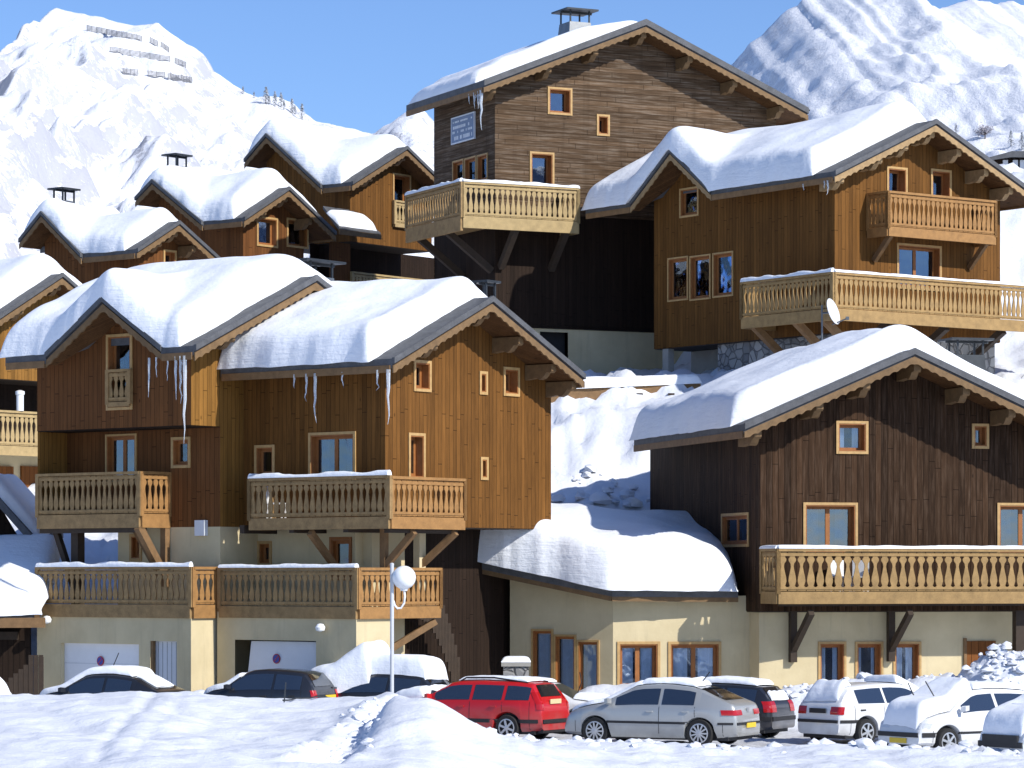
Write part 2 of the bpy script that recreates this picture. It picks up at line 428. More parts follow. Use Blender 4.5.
    def build_roof(s, mat='slate', barge='barge', purl=None, soffit='soffit', barge_n=True, fascia=True):
        r = MB(); sf = MB()
        y0, y1 = -s.og, s.D+s.oy
        xl, xR = -s.oe, s.W+s.oer
        segs = [(y0, y1, xl)]
        if s.dorm:
            yd, zd, sd, hd, od, xi = s.dorm
            segs = [(y0, yd-hd+.02, xl), (yd+hd-.02, y1, xl)]
            segs = [q for q in segs if q[1]-q[0] > .05]
            segs.append((max(y0, yd-hd+.02), min(y1, yd+hd-.02), .06))
        for (a, b, x) in segs:
            r.prism([(x, a, s.under(x)), (s.xr, a, s.zr), (s.xr, b, s.zr), (x, b, s.under(x))], (0, 0, s.th))
            if x < 0: sf.prism([(x+.02, a+.02, s.under(x+.02)-.003), (s.xr-.03, a+.02, s.under(s.xr-.03)-.003), (s.xr-.03, b-.02, s.under(s.xr-.03)-.003), (x+.02, b-.02, s.under(x+.02)-.003)], (0, 0, -.045))
        r.prism([(s.xr, y0, s.zr), (xR, y0, s.under(xR)), (xR, y1, s.under(xR)), (s.xr, y1, s.zr)], (0, 0, s.th))
        sf.prism([(s.xr+.03, y0+.02, s.under(s.xr+.03)-.003), (xR-.02, y0+.02, s.under(xR-.02)-.003), (xR-.02, y1-.02, s.under(xR-.02)-.003), (s.xr+.03, y1-.02, s.under(s.xr+.03)-.003)], (0, 0, -.045))
        if s.dorm:
            xe = -od
            for sg in (-1, 1):
                full = hd; hd = min(hd, s.hl) if sg > 0 else hd
                zz = zd - sd*hd
                xm = s.xr - (s.zr - zz)/s.sl if s.sl else 0
                xm = max(xm, xe+.02)
                r.prism([(xe, yd, zd), (xi, yd, zd), (xm, yd+sg*hd, zz), (xe, yd+sg*hd, zz)], (0, 0, s.th+.004))
                if 1: sf.prism([(xe+.02, yd+sg*.03, zd-sd*.03-.003), (min(.5, xi), yd+sg*.03, zd-sd*.03-.003), (min(.3, xm+.3), yd+sg*(hd-.02), zz-.003), (xe+.02, yd+sg*(hd-.02), zz-.003)], (0, 0, -.045))
                hd = full
        s.roof = r.build('roof', mat, s.root)
        sf.build('soffit', soffit, s.roof)
        # bargeboards with a scalloped lower edge
        def barge_board(fn, length, drop=.15):
            top = []; bot = []; n = max(4, int(length/.05))
            for i in range(n+1):
                t = length*i/n; top.append(fn(t, .06)); bot.append(fn(t, -drop + .05*abs(math.sin(t*math.pi/.24))))
            return top + bot[::-1]
        nrm = math.sqrt(1+s.sl**2)
        for sg, x_end in ((-1, xl), (1, xR)):
            def fn(t, o): x = s.xr + sg*t; return (x, y0-.05, s.under(x)+o)
            b = MB(); b.prism(barge_board(fn, abs(x_end-s.xr)), (0, .045, 0)); b.build('bargeboard', barge, s.roof)
            cp = MB()
            cp.prism([(s.xr, y0-.09, s.zr+.12), (x_end, y0-.09, s.under(x_end)+.12), (x_end, y0-.09, s.under(x_end)+s.th+.03), (s.xr, y0-.09, s.zr+s.th+.03)], (0, .088, 0))
            cp.build('verge_trim', mat, s.roof)
        if s.dorm:
            for sg in (-1, 1):
                hd_ = min(hd, s.hl) if sg > 0 else hd
                def fn(t, o): y = yd+sg*t; return (-od-.05, y, zd-sd*t+o)
                b = MB(); b.prism(barge_board(fn, hd_), (.045, 0, 0)); b.build('bargeboard', barge, s.roof)
                cp = MB(); cp.prism([(-od-.09, yd, zd+.12), (-od-.09, yd+sg*hd_, zd-sd*hd_+.12), (-od-.09, yd+sg*hd_, zd-sd*hd_+s.th+.03), (-od-.09, yd, zd+s.th+.03)], (.088, 0, 0))
                cp.build('verge_trim', mat, s.roof)
        if fascia:
            for (a, b, x) in segs:
                if x < 0:
                    m = MB(); m.box(x-.03, x+.03, a+.05, b-.05, s.under(x)-.10, s.under(x)+.08); m.build('fascia', 'beam', s.roof)
            m = MB(); m.box(xR-.03, xR+.03, y0+.05, y1-.05, s.under(xR)-.10, s.under(xR)+.08); m.build('fascia', 'beam', s.roof)
        # purlin ends under the verge, carved like consoles
        purl = purl if purl is not None else [-.6, .22*s.W, s.W/2, .78*s.W, s.W+.6]
        for x in purl:
            z = s.under(x)-.05 - (.0 if abs(x-s.xr) > .1 else .03)
            m = MB(); a = y0+.12
            prof = [(a, z), (a, z-.18), (a+.06, z-.23), (a+.16, z-.21), (a+.22, z-.28), (a+.30, z-.36), (a+.42, z-.40), (a+.5, z-.35), (.05, z-.40), (.05, z)]
            m.prism([(x-.09, p[0], p[1]-.0) for p in prof], (.2, 0, 0)); m.build('purlin', barge, s.roof)
    def roof_snow(s, t=.6, seed=1, inset=.55, insety=.1, eave=.12, eaver=.12, blur=8, r=(.55, .5, .45, .4), wob=.09, nx=70, ny=70, x0=None, x1=None, tfun=None, rough=.03, y0=None):
        return snow_sheet('snow_cover', s.roof, -s.oe-eave if x0 is None else x0, s.W+s.oer+eaver if x1 is None else x1,
                   -s.og+inset if y0 is None else y0, s.D+s.oy-insety, lambda x, y: s.top(x, y), t, seed, r, wob, nx, ny, blur, tfun=tfun, rough=rough)
    def gable_outline(s, z0, top=None):
        return [(0, z0), (s.W, z0), (s.W, s.under(s.W)+.0), (s.xr, s.zr), (0, s.under(0))]
    def icicle(s, x, y, z, L, r=.045):
        m = MB(); n = 6; rr = s.rnd
        pts = [(x+rr.uniform(-.006, .006)*i, y+rr.uniform(-.006, .006)*i, z-L*(i/n)) for i in range(n+1)]
        m.tube(pts, [r*(1-(i/n)**1.3)*rr.uniform(.8, 1.15)+.005 for i in range(n+1)], 7)
        m.build('icicle', 'ice', s.roof, smooth=True)
    def chimney(s, x, y, zt, w=.9, d=.9, body='zinc', capw=None):
        zb = s.top(x, y)-.2; capw = capw or w*.68
        m = MB(); m.prism([(x-w/2, y-d/2, zb), (x+w/2, y-d/2, zb), (x+w/2, y+d/2, zb), (x-w/2, y+d/2, zb)], (0, 0, .01))
        top = zt-.45
        a, b = w/2, w/2*.82; a2, b2 = d/2, d/2*.82
        m.add([(x-a,y-a2,zb),(x+a,y-a2,zb),(x+a,y+a2,zb),(x-a,y+a2,zb),(x-b,y-b2,top),(x+b,y-b2,top),(x+b,y+b2,top),(x-b,y+b2,top)],
              [(0,3,2,1),(4,5,6,7),(0,1,5,4),(1,2,6,5),(2,3,7,6),(3,0,4,7)])
        c = m.build('chimney', body, s.roof)
        # cap on posts
        k = MB()
        for i in (-1, 1):
            for j in (-1, 1): k.box(x+i*b*.9-.025, x+i*b*.9+.025, y+j*b2*.9-.025, y+j*b2*.9+.025, top-.01, zt-.06)
        k.prism([(x-capw, y-d*.62, zt-.06), (x+capw, y-d*.62, zt-.06), (x+capw, y+d*.62, zt-.06), (x-capw, y+d*.62, zt-.06)], (0, 0, .06))
        k.box(x-capw, x+capw, y-d*.1, y-d*.04, zt-.12, zt-.062)
        k.build('chimney_cap', 'metal', s.roof)
    # --- balcony along a plan path
    def balcony(s, path, zdeck, h=1.0, mat='rail', deck=None, fas=.3, snow=.0, pitch=.2, name='balcony', seed=1, closed_bottom=True, posts=True):
        d = MB()
        if deck: d.prism([(p[0], p[1], zdeck-.12) for p in deck], (0, 0, .12))
        for i, (a, b) in enumerate(zip(path, path[1:])):
            e = .002*i
            d.beam((*a, zdeck-fas/2+.04-e), (*b, zdeck-fas/2+.04-e), .09, fas)
        root = d.build(name, mat, s.root)
        rl = MB(); bl = MB(); rr = random.Random(seed)
        for i, (a, b) in enumerate(zip(path, path[1:])):
            e = .002*i
            a = Vector((*a, 0)); b = Vector((*b, 0)); L = (b-a).length; t = (b-a)/L; n = Vector((-t.y, t.x, 0))
            rl.beam(a+Vector((0, 0, zdeck+h-e)), b+Vector((0, 0, zdeck+h-e)), .13, .07)
            rl.beam(a+Vector((0, 0, zdeck+.13-e)), b+Vector((0, 0, zdeck+.13-e)), .07, .06)
            rl.beam(a+Vector((0, 0, zdeck+h-.12-e)), b+Vector((0, 0, zdeck+h-.12-e)), .06, .07)
            k = max(1, round(L/pitch)); pw = L/k
            zs = [(0, .49), (.08, .49), (.13, .28), (.19, .36), (.25, .43), (.36, .38), (.50, .24), (.62, .15), (.70, .20), (.77, .40), (.82, .42), (.87, .26), (.92, .44), (1, .49)]
            z0, z1 = zdeck+.06, zdeck+h-.05
            for j in range(k):
                c = a + t*(pw*(j+.5)); jx = rr.uniform(-.006, .006)
                poly = [c + t*(jx - pw*.96*q) + Vector((0, 0, z0+(z1-z0)*f)) + n*.0 for f, q in zs]
                poly += [c + t*(jx + pw*.96*q) + Vector((0, 0, z0+(z1-z0)*f)) for f, q in zs[::-1]]
                bl.prism([p - n*.015 for p in poly], n*.03)
            if posts:
                for p in (a, b): rl.beam(p+Vector((0, 0, zdeck-.02)), p+Vector((0, 0, zdeck+h+.03)), .11, .11, (1, 0, 0))
        rl.build('handrail', mat, root); bl.build('balustrade', mat, root)
        if snow:
            sn = MB()
            for i, (a, b) in enumerate(zip(path, path[1:])):
                a = Vector((*a, 0)); b = Vector((*b, 0)); L = (b-a).length; t = (b-a)/L; k = max(3, int(L/.12))
                pts = []; rad = []
                for q in range(k+1):
                    f = q/k; amp = max(.1, min(1, 1.2*(.55+fbm(f*L*.9, seed*3.1+i, 2.)*1.1)))
                    pts.append(a+t*(L*f)+Vector((0, 0, zdeck+h+.035+snow*.28*amp))); rad.append(.05+snow*.5*amp)
                vs = []; N = 8
                nn = Vector((-t.y, t.x, 0))
                for p, rd in zip(pts, rad):
                    for q in range(N): 
                        ang = math.pi*q/(N-1); vs.append(Vector((p.x, p.y, zdeck+h+.037)) + nn*(.085*math.cos(ang)) + Vector((0, 0, rd*1.3*math.sin(ang))))
                fs = [(x*N+y, x*N+y+1, (x+1)*N+y+1, (x+1)*N+y) for x in range(len(pts)-1) for y in range(N-1)]
                fs += [tuple(range(N)), tuple(range((len(pts)-1)*N, len(pts)*N))[::-1]]
                sn.add(vs, fs)
            sn.build('snow_cover', 'snow', root, smooth=True, angle=60)
        return root
    def strut(s, a, b, w=.14, h=.16, mat='beam', name='brace'):
        m = MB(); m.beam(a, b, w, h); return m.build(name, mat, s.root)
    def boxpart(s, name, mat, *q, parent=None):
        m = MB(); m.box(*q); return m.build(name, mat, parent or s.root)

def sign_disc(parent, house, ax, plane, px, py, r):
    u, z = house.P(ax, plane, px, py)
    def disc(name, mat, rad, d0, d1, par, ring=None):
        m = MB(); k = 24; vs = []
        for d in (d0, d1):
            for j in range(k):
                t = 2*math.pi*j/k; vs.append((plane+d, u+rad*math.cos(t), z+rad*math.sin(t)))
        m.add(vs, [tuple(range(k)), tuple(range(2*k-1, k-1, -1))]+[(j, (j+1) % k, k+(j+1) % k, k+j) for j in range(k)])
        return m.build(name, mat, par)
    b = disc('no_parking_sign', 'sign_red', r, -.03, -.012, parent)
    disc('sign_face', 'sign_blue', r*.82, -.034, -.0305, b)
    m = MB(); q = r*.78*.707
    m.beam((plane-.037, u-q, z+q), (plane-.037, u+q, z-q), .004, r*.2); m.build('sign_bar', 'sign_red', b)

def dorm_px(h, apex, right, left, od=.9):
    """cross gable over the side wall, read from its verge in pixels"""
    x = -od
    yd, zd = h.S(*apex, x=x); yr, zr_ = h.S(*right, x=x); yl, zl = h.S(*left, x=x)
    zd -= h.th
    hd = max(.6, (abs(yd-yr)+0*abs(yl-yd)))
    ze = h.under(x)
    sd = (zd-ze)/hd
    xi = h.xr-(h.zr-zd)/h.sl if zd < h.zr-.05 else h.W+.3
    h.dorm = (yd, zd, sd, hd, od, xi)
    return h.dorm

def side_outline(h, z0, y0=0., D=None):
    D = h.D if D is None else D
    u = h.under(0)
    pts = [(y0, z0), (D, z0)]
    if not h.dorm: return pts + [(D, u), (y0, u)]
    yd, zd, sd, hd, od, xi = h.dorm
    k = (zd-u)/sd
    zD = max(u, zd-sd*abs(D-yd)); z00 = max(u, zd-sd*abs(y0-yd))
    pts.append((D, zD))
    if yd+k < D: pts.append((yd+k, u))
    pts.append((yd, zd))
    if yd-k > y0: pts.append((yd-k, u))
    pts.append((y0, z00))
    return pts

# ================================================================== chalet in the middle, by the street lamp
M = House('chalet', 'brown plank chalet in the middle, directly behind the street lamp', 385, 80, 52)
M.set_roof(6.85, 4.85, 0, .455, oe=.92, og=1.0, oy=-.1, oer=.1, xr=3.0)
_, zr = M.G(491, 297, y=-1.0); M.ze = zr - M.th - M.sl*M.xr; M.zr = zr - M.th
zb = M.G(440, 527)[1]
for q in ((413.3,360.3,430.7,391.7), (479,371.3,487,394.7), (503,367.3,519,396.3), (480,457,487.7,480)): M.win('g', *q, depth=.22, trim=.07)
M.win('g', 408, 433, 424.7, 480, depth=.22, name='balcony_door', trim=.07)
M.win('s', 255, 445, 275, 478, depth=.12)
M.win('s', 309, 432, 356, 482, mull=1, depth=.15, name='balcony_door', pane='pane_sky', curtain=.5)
M.wall('g', 0., M.gable_outline(zb), 'wood_m'); M.wall('s', 0., side_outline(M, zb), 'wood_m')
M.wall('g', 4.83, M.gable_outline(2.), 'wood_m'); M.wall('s', M.W, [(0, zb), (M.D, zb), (M.D, M.under(M.W)), (0, M.under(M.W))], 'wood_m')
M.boxpart('floor_slab', 'beam_dark', .02, M.W-.02, .02, 4.8, zb-.02, zb+.1)
M.build_roof(purl=[.9, 3.0, 4.4, 5.8, 6.7])
M.roof_snow(t=.66, seed=3, inset=.62, insety=-.1, eave=.12, eaver=-1.2, nx=80, rough=.08, tfun=lambda x, y: 1.25 if x < 1.5 else max(.6, 1.25-.16*(x-1.5)))
for (py_, L, r) in ((-.55, .5, .03), (-.9, 1.35, .05), (.6, .4, .02), (1.5, 1.25, .04), (1.8, .7, .03), (2.2, .35, .025)):
    M.icicle(-.93, py_, M.under(-.93)-.02, L, r)
x_, z_ = M.G(485, 281, y=.9); M.chimney(x_, .9, z_, w=.5, d=.5, capw=.3)
# upper balcony wraps the near corner
p = .95
xb = M.G(464, 500, y=-p)[0]; ya = M.S(250, 500, x=-p)[0]; zd = M.S(320, 519, x=-p)[1]
BZ = {'m': zd}
M.balcony([(-.02, ya), (-p, ya), (-p, -p)], zd, h=1.02, deck=[(-p, ya), (-p, -p), (0, -p), (0, ya)], mat='rail_old', snow=.10, seed=2)
M.balcony([(-p+.03, -p), (xb, -p), (xb, -.02)], zd, h=1.0, deck=[(0, -p), (xb, -p), (xb, 0), (0, 0)], mat='rail_honey', seed=4)
# ground floor with the garages and the terrace on top
xg = -1.1
zt = M.S(285, 608, x=xg)[1]
gd = M.win('s', 235, 640, 316, 716, plane=xg, depth=.12, name='garage_frame', trim=.03, mat='stucco', lining='concrete') if False else None
u0, z1 = M.S(316, 641, x=xg); u1, _ = M.S(235, 641, x=xg)
M.open.setdefault(('s', xg), []).append((u0, u1, -.5, z1))
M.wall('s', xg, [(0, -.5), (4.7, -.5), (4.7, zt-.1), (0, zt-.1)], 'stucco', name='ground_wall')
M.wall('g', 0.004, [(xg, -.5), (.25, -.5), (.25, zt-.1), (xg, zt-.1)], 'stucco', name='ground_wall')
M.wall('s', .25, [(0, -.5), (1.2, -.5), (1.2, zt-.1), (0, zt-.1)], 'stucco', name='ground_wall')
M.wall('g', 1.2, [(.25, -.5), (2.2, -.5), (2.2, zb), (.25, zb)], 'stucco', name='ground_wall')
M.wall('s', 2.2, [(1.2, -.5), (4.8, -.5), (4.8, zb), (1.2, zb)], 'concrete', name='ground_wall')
M.wall('g', 1.5, [(2.2, -.5), (7.2, -.5), (7.2, zb), (2.2, zb)], 'wood_dark_shade', name='back_wall')  # dark planks added here to stand in for the passage's deep shade
# tilted up-and-over garage door, a gap open at its left edge
m = MB(); m.add([(xg+.16, u0+.02, -.5), (xg+.16, u1-.02, -.5), (xg+.16, u1-.42, z1-.03), (xg+.16, u0+.02, z1-.03),
                 (xg+.21, u0+.02, -.5), (xg+.21, u1-.02, -.5), (xg+.21, u1-.42, z1-.03), (xg+.21, u0+.02, z1-.03)],
                [(0,1,2,3), (7,6,5,4), (0,4,5,1), (1,5,6,2), (2,6,7,3), (3,7,4,0)])
g = m.build('garage_door', 'door_white', M.root); g['label'] = 'white garage door hanging askew'
sign_disc(g, M, 's', xg+.16, 277, 658.7, .125)
M.boxpart('garage_back', 'interior', xg+.9, xg+.93, u0-.3, u1+.3, -.5, z1+.3)
# terrace
xt = M.G(438, 600)[0]
M.balcony([(xg, 4.6), (xg, -.02)], zt, h=.98, deck=[(xg, -.02), (2.2, -.02), (2.2, 4.7), (xg, 4.7)], mat='rail_old', snow=.07, seed=6, name='terrace')
M.balcony([(xg+.03, -.05), (.35, -.05)], zt, h=.98, mat='rail_honey', seed=7, name='terrace')
M.balcony([(.35, -.06), (xt, -.06), (xt, 1.2)], zt, h=.98, mat='rail_honey', seed=8, name='terrace')
# recessed middle storey under the overhang
M.win('s', 330, 537, 352, 580, plane=.55, depth=.1, name='terrace_door', mat='lining', pane='pane')
M.win('s', 258, 541, 272, 566, plane=.55, depth=.1)
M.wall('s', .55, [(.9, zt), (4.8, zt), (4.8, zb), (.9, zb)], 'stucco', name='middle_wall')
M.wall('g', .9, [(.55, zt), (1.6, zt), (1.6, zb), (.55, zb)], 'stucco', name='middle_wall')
M.boxpart('corner_post', 'beam', -.02, .14, .0, .16, zt, zb)
M.boxpart('corner_post', 'stucco', 1.35, 1.6, -.0, .2, zt, zb-.02)
M.strut((-p+.05, 1.7, zb-.15), (.1, 1.7, zb-1.05)); M.strut((.06, -p+.05, zb-.15), (.06, .08, zb-1.05)); M.strut((1.7, -p+.05, zb-.15), (1.5, .1, zb-1.0))
M.strut((xt-.1, .0, zt-.35), (.5, .9, zt-1.35)); M.boxpart('post', 'beam_dark', .55, .7, .9, 1.05, -.5, zt)
for y_ in (.4, 2.2, 3.9): M.boxpart('joist', 'beam_dark', -p, .3, y_, y_+.16, zd-.34, zd-.13)
M.boxpart('joist', 'beam_dark', -p+.1, xb-.1, -p+.12, -p+.26, zd-.36, zd-.13)
# outside stair in the passage
m = MB()
xs = xt+.02
for i in range(14):
    f0 = i/14; x_ = xs + 1.75*f0; zz = zt+.95-2.6*(f0**1.9)
    m.box(x_, x_+.118, .7, .74, max(-.4, zz-1.25), zz)
st = m.build('stair_railing', 'beam_dark', M.root)
# wall lamp
u, z = M.S(324, 628, x=xg); m = MB(); m.lathe([(.02, -.1), (.11, -.06), (.13, .02), (.08, .1), (.01, .12)], 'z', (xg-.14, u, z)); m.build('wall_lamp', 'globe', M.root, smooth=True)
u, z = M.S(251, 540, x=.55); M.boxpart('wall_lamp', 'white_metal', .42, .55, u-.1, u+.1, z-.12, z+.1)

# ================================================================== left chalet with the cross gable
L = House('chalet', 'golden chalet at left with a shaded cross gable, snow covered roof and two garages', 191, 81.4, 52)
L.set_roof(7.25, 5.62, 0, .455, oe=.95, og=1.0, oy=.2, xr=3.62)
_, zr = L.G(315, 276, y=-1.0); L.zr = zr - L.th; L.ze = L.zr - L.sl*L.xr
dorm_px(L, (104, 297), (163, 344), (47, 353))
zb = L.S(115, 428)[1]; xl = 1.08
L.win('s', 106.7, 334, 132.7, 410, depth=.16, rows=0, name='window')
L.win('s', 106, 434, 137, 482, plane=xl, mull=1, depth=.12, name='balcony_door', pane='pane_sky', trim=.05)
L.win('s', 171.7, 437, 190.7, 468, plane=xl, depth=.12)
ztl = L.S(117, 606, x=0)[1]; zd = L.S(90, 516, x=0)[1]
L.win('s', 130, 534, 142, 561, plane=xl, depth=.1)
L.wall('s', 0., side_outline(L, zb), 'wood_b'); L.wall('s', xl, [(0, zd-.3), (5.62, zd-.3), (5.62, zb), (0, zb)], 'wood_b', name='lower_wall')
yc = L.S(118, 545, x=xl)[0]
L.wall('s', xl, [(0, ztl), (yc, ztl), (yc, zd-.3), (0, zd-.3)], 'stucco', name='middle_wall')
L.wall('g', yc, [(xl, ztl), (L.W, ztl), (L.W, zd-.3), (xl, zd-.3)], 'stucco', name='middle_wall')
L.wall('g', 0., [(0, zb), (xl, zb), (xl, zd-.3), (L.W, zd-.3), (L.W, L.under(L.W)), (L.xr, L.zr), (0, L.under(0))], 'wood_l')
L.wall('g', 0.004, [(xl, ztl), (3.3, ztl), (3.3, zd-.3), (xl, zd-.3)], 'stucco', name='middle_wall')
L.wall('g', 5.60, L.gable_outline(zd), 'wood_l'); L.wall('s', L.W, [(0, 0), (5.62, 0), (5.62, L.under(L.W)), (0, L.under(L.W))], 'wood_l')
L.boxpart('overhang_floor', 'wood_dark_shade', .02, xl+.3, .02, 5.60, zb-.02, zb+.08)
L.boxpart('floor_slab', 'beam_dark', xl+.02, L.W-.1, .02, 5.60, zd-.3, zd-.2)
L.build_roof(purl=[.6, 1.6, 2.6, 3.62, 4.6, 5.6])
L.roof_snow(t=.76, seed=5, inset=.42, insety=-.25, eave=.05, eaver=.1, nx=100, ny=90, rough=.075, blur=12, r=(.5, .5, .5, .6), tfun=lambda x, y: 1.12 if x < 2.6 else .9)
for (y_, ln, r) in ((-.70, 2.2, .055), (-.55, 1.2, .04), (-.38, 1.1, .035), (-.1, .6, .02), (.3, .5, .02), (.55, 1.0, .03)):
    L.icicle(-.95, y_, L.under(-.95), ln, r)
x_, z_ = L.G(313, 261, y=1.0); L.chimney(x_, 1.0, z_, w=1.2, d=.8, capw=.8)
# little balustrade in the gable window
u0, z1 = L.S(131, 372, x=-.02); u1, z0 = L.S(109, 406, x=-.02)
L.balcony([(-.06, u0), (-.06, u1)], z0+.05, h=z1-z0, mat='rail_old', fas=.12, seed=9, posts=True, name='window_balustrade')
# upper balcony
y1 = L.S(38, 500, x=.0)[0]; y2 = L.S(140, 500, x=.0)[0]
L.balcony([(.0, y1), (.0, y2)], zd, h=1.1, mat='rail_old', deck=[(0, y2), (xl, y2), (xl, y1), (0, y1)], seed=10, fas=.36)
L.balcony([(.02, y2-.02), (xl-.02, y2-.02)], zd, h=1.1, mat='rail_honey', seed=11, fas=.36)
ya = L.S(76, 545, x=.35)[0]
L.boxpart('post', 'beam_dark', .3, .55, ya-.12, ya+.14, ztl, zd-.3); L.strut((.42, ya+.85, zd-.3), (.42, ya+.1, ztl+.4), mat='beam_dark')
L.boxpart('joist', 'beam_dark', .05, .25, y2, y1, zd-.44, zd-.2)
ya = L.S(163, 545, x=.9)[0]
L.boxpart('post', 'beam', xl-.2, xl-.02, ya-.1, ya+.08, ztl+.5, zd-.3); L.strut((.0, ya, zd-.3), (xl-.12, ya, ztl+.75), mat='beam', w=.18, h=.2)
L.strut((xl-.1, ya+1.1, zd-.3), (xl-.12, ya+.1, ztl+.75), mat='beam')
# garages
u0, z1 = L.S(139, 644, x=0); u1, _ = L.S(60.7, 644, x=0)
v0, w1 = L.S(177, 641, x=0); v1, _ = L.S(150, 641, x=0)
L.open[('s', 0.001)] = [(u0, u1, -.5, z1), (v0, v1, -.5, w1)]
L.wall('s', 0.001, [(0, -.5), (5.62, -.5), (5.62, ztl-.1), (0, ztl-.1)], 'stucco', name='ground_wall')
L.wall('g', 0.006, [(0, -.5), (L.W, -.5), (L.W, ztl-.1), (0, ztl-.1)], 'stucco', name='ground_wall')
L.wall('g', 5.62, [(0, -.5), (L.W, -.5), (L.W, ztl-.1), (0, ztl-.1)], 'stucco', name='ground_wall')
g = L.boxpart('garage_door', 'door_white', .13, .18, u0+.01, u1-.01, -.5, z1-.01)
for i in (1, 2, 3): L.boxpart('door_seam', 'door_grey', .126, .1302, u0+.02, u1-.02, z1*i/4-.012, z1*i/4+.012, parent=g)
sign_disc(g, L, 's', .13, 101, 661, .125)
dd = L.boxpart('side_door', 'door_grey', .14, .19, v0+.01, v1-.01, -.5, w1-.01)
for i in range(1, 6): L.boxpart('door_seam', 'zinc', .1375, .1403, v0+(v1-v0)*i/6-.008, v0+(v1-v0)*i/6+.008, -.5, w1-.03, parent=dd)
L.boxpart('door_frame', 'beam', .02, .12, v1-.08, v1-.012, -.5, w1-.01)
for a, b, z in ((u0, u1, z1), (v0, v1, w1)):
    m = MB(); m.box(.003, .2, a-.0, a+.008, -.5, z); m.box(.003, .2, b-.008, b, -.5, z); m.box(.003, .2, a, b, z-.008, z); m.build('door_reveal', 'stucco', L.root)
L.boxpart('garage_back', 'interior', .8, .83, 0.2, 5.6, -.5, ztl-.2)
L.balcony([(0., 5.60), (0., .0)], ztl, h=.98, mat='rail_old', deck=[(0, 0), (3.3, 0), (3.3, 5.60), (0, 5.60)], snow=.12, seed=12, name='terrace', fas=.34)
L.balcony([(.03, -.03), (.9, -.03)], ztl, h=.98, mat='rail_honey', seed=13, name='terrace', fas=.34)
u, z = L.S(50.7, 620, x=0); m = MB(); m.lathe([(.02, -.1), (.11, -.06), (.13, .02), (.08, .1), (.01, .12)], 'z', (-.14, u, z)); m.build('wall_lamp', 'globe', L.root, smooth=True)
u, z = L.S(203, 528, x=xl); L.boxpart('wall_box', 'door_grey', xl-.14, xl, u-.17, u+.17, z-.2, z+.2)

# ================================================================== lower right chalet
Rr = House('chalet', 'dark brown chalet at lower right above a cream ground floor with a long carved balcony', 760, 84, 15)
Rr.set_roof(7.85, 9.6, 0, .43, oe=.85, og=1.35, oy=-.2, xr=3.92, th=.26)
x_, zr = Rr.G(914, 349, y=-1.35); Rr.xr = x_; Rr.oe = -Rr.G(744, 426, y=-1.35)[0]; Rr.oy = Rr.S(634, 437, x=-Rr.oe)[0]-Rr.D; Rr.zr = zr - Rr.th; Rr.ze = Rr.zr - Rr.sl*Rr.xr
zb = Rr.G(850, 611)[1]
for q, mu, nm, ps in (((836,421,868,454), 0, 'window', 'pane'), ((971.7,423.7,988.7,448.7), 0, 'window', 'pane'),
              ((803,502.5,857.5,556), 1, 'balcony_door', 'pane_sky'), ((997,503,1050,556), 1, 'balcony_door', 'pane_sky')):
    Rr.win('g', *q, mull=mu, depth=.2, name=nm, pane=ps, curtain=.6)
Rr.win('s', 722, 513, 749, 547, depth=.06, mull=1, pane='pane')
Rr.wall('g', 0., Rr.gable_outline(zb), 'wood_r'); Rr.wall('s', 0., side_outline(Rr, zb), 'wood_r')
Rr.wall('g', Rr.D, Rr.gable_outline(zb), 'wood_r'); Rr.wall('s', Rr.W, [(0, -.5), (Rr.D, -.5), (Rr.D, Rr.under(Rr.W)), (0, Rr.under(Rr.W))], 'wood_r')
Rr.boxpart('floor_beam', 'beam_dark', .02, Rr.W-.02, .02, Rr.D-.02, zb-.03, zb+.2)
Rr.build_roof(purl=[-.5, 1.2, 2.5, 3.92, 5.3, 6.6, 7.6])
def tfR(x, y): return 1.15 if x < 4 else max(.95, 1.15-.1*(x-4))
Rr.roof_snow(t=.72, seed=8, inset=.75, insety=-.2, eave=.1, eaver=.1, nx=90, ny=90, rough=.075, blur=12, tfun=tfR, r=(.45, .5, .4, .5))
x_, z_ = Rr.G(966, 339, y=1.5); Rr.chimney(x_, 1.5, z_, w=1.0, d=.8, body='metal', capw=.62)
# ground floor, cream render
gw = .35
for q, c in (((818, 641.5, 846, 690), .55), ((855, 641.5, 883, 690), .4), ((893, 641.5, 921, 690), .8)):
    Rr.win('g', *q, plane=gw, depth=.16, mull=0, curtain=c, name='ground_window', trim=.06)
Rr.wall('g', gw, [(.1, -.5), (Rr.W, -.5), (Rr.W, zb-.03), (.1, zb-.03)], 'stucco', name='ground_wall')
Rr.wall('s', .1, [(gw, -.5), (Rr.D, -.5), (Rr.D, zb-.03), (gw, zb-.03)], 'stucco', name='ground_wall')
a0, z1 = Rr.G(966, 641, y=gw); a1, _ = Rr.G(995, 641, y=gw)
dd = Rr.boxpart('entrance_door', 'door_brown', a0, a1, gw-.05, gw-.003, -.4, z1)
Rr.boxpart('door_frame', 'beam', a0-.08, a0-.003, gw-.07, gw-.003, -.4, z1+.08)
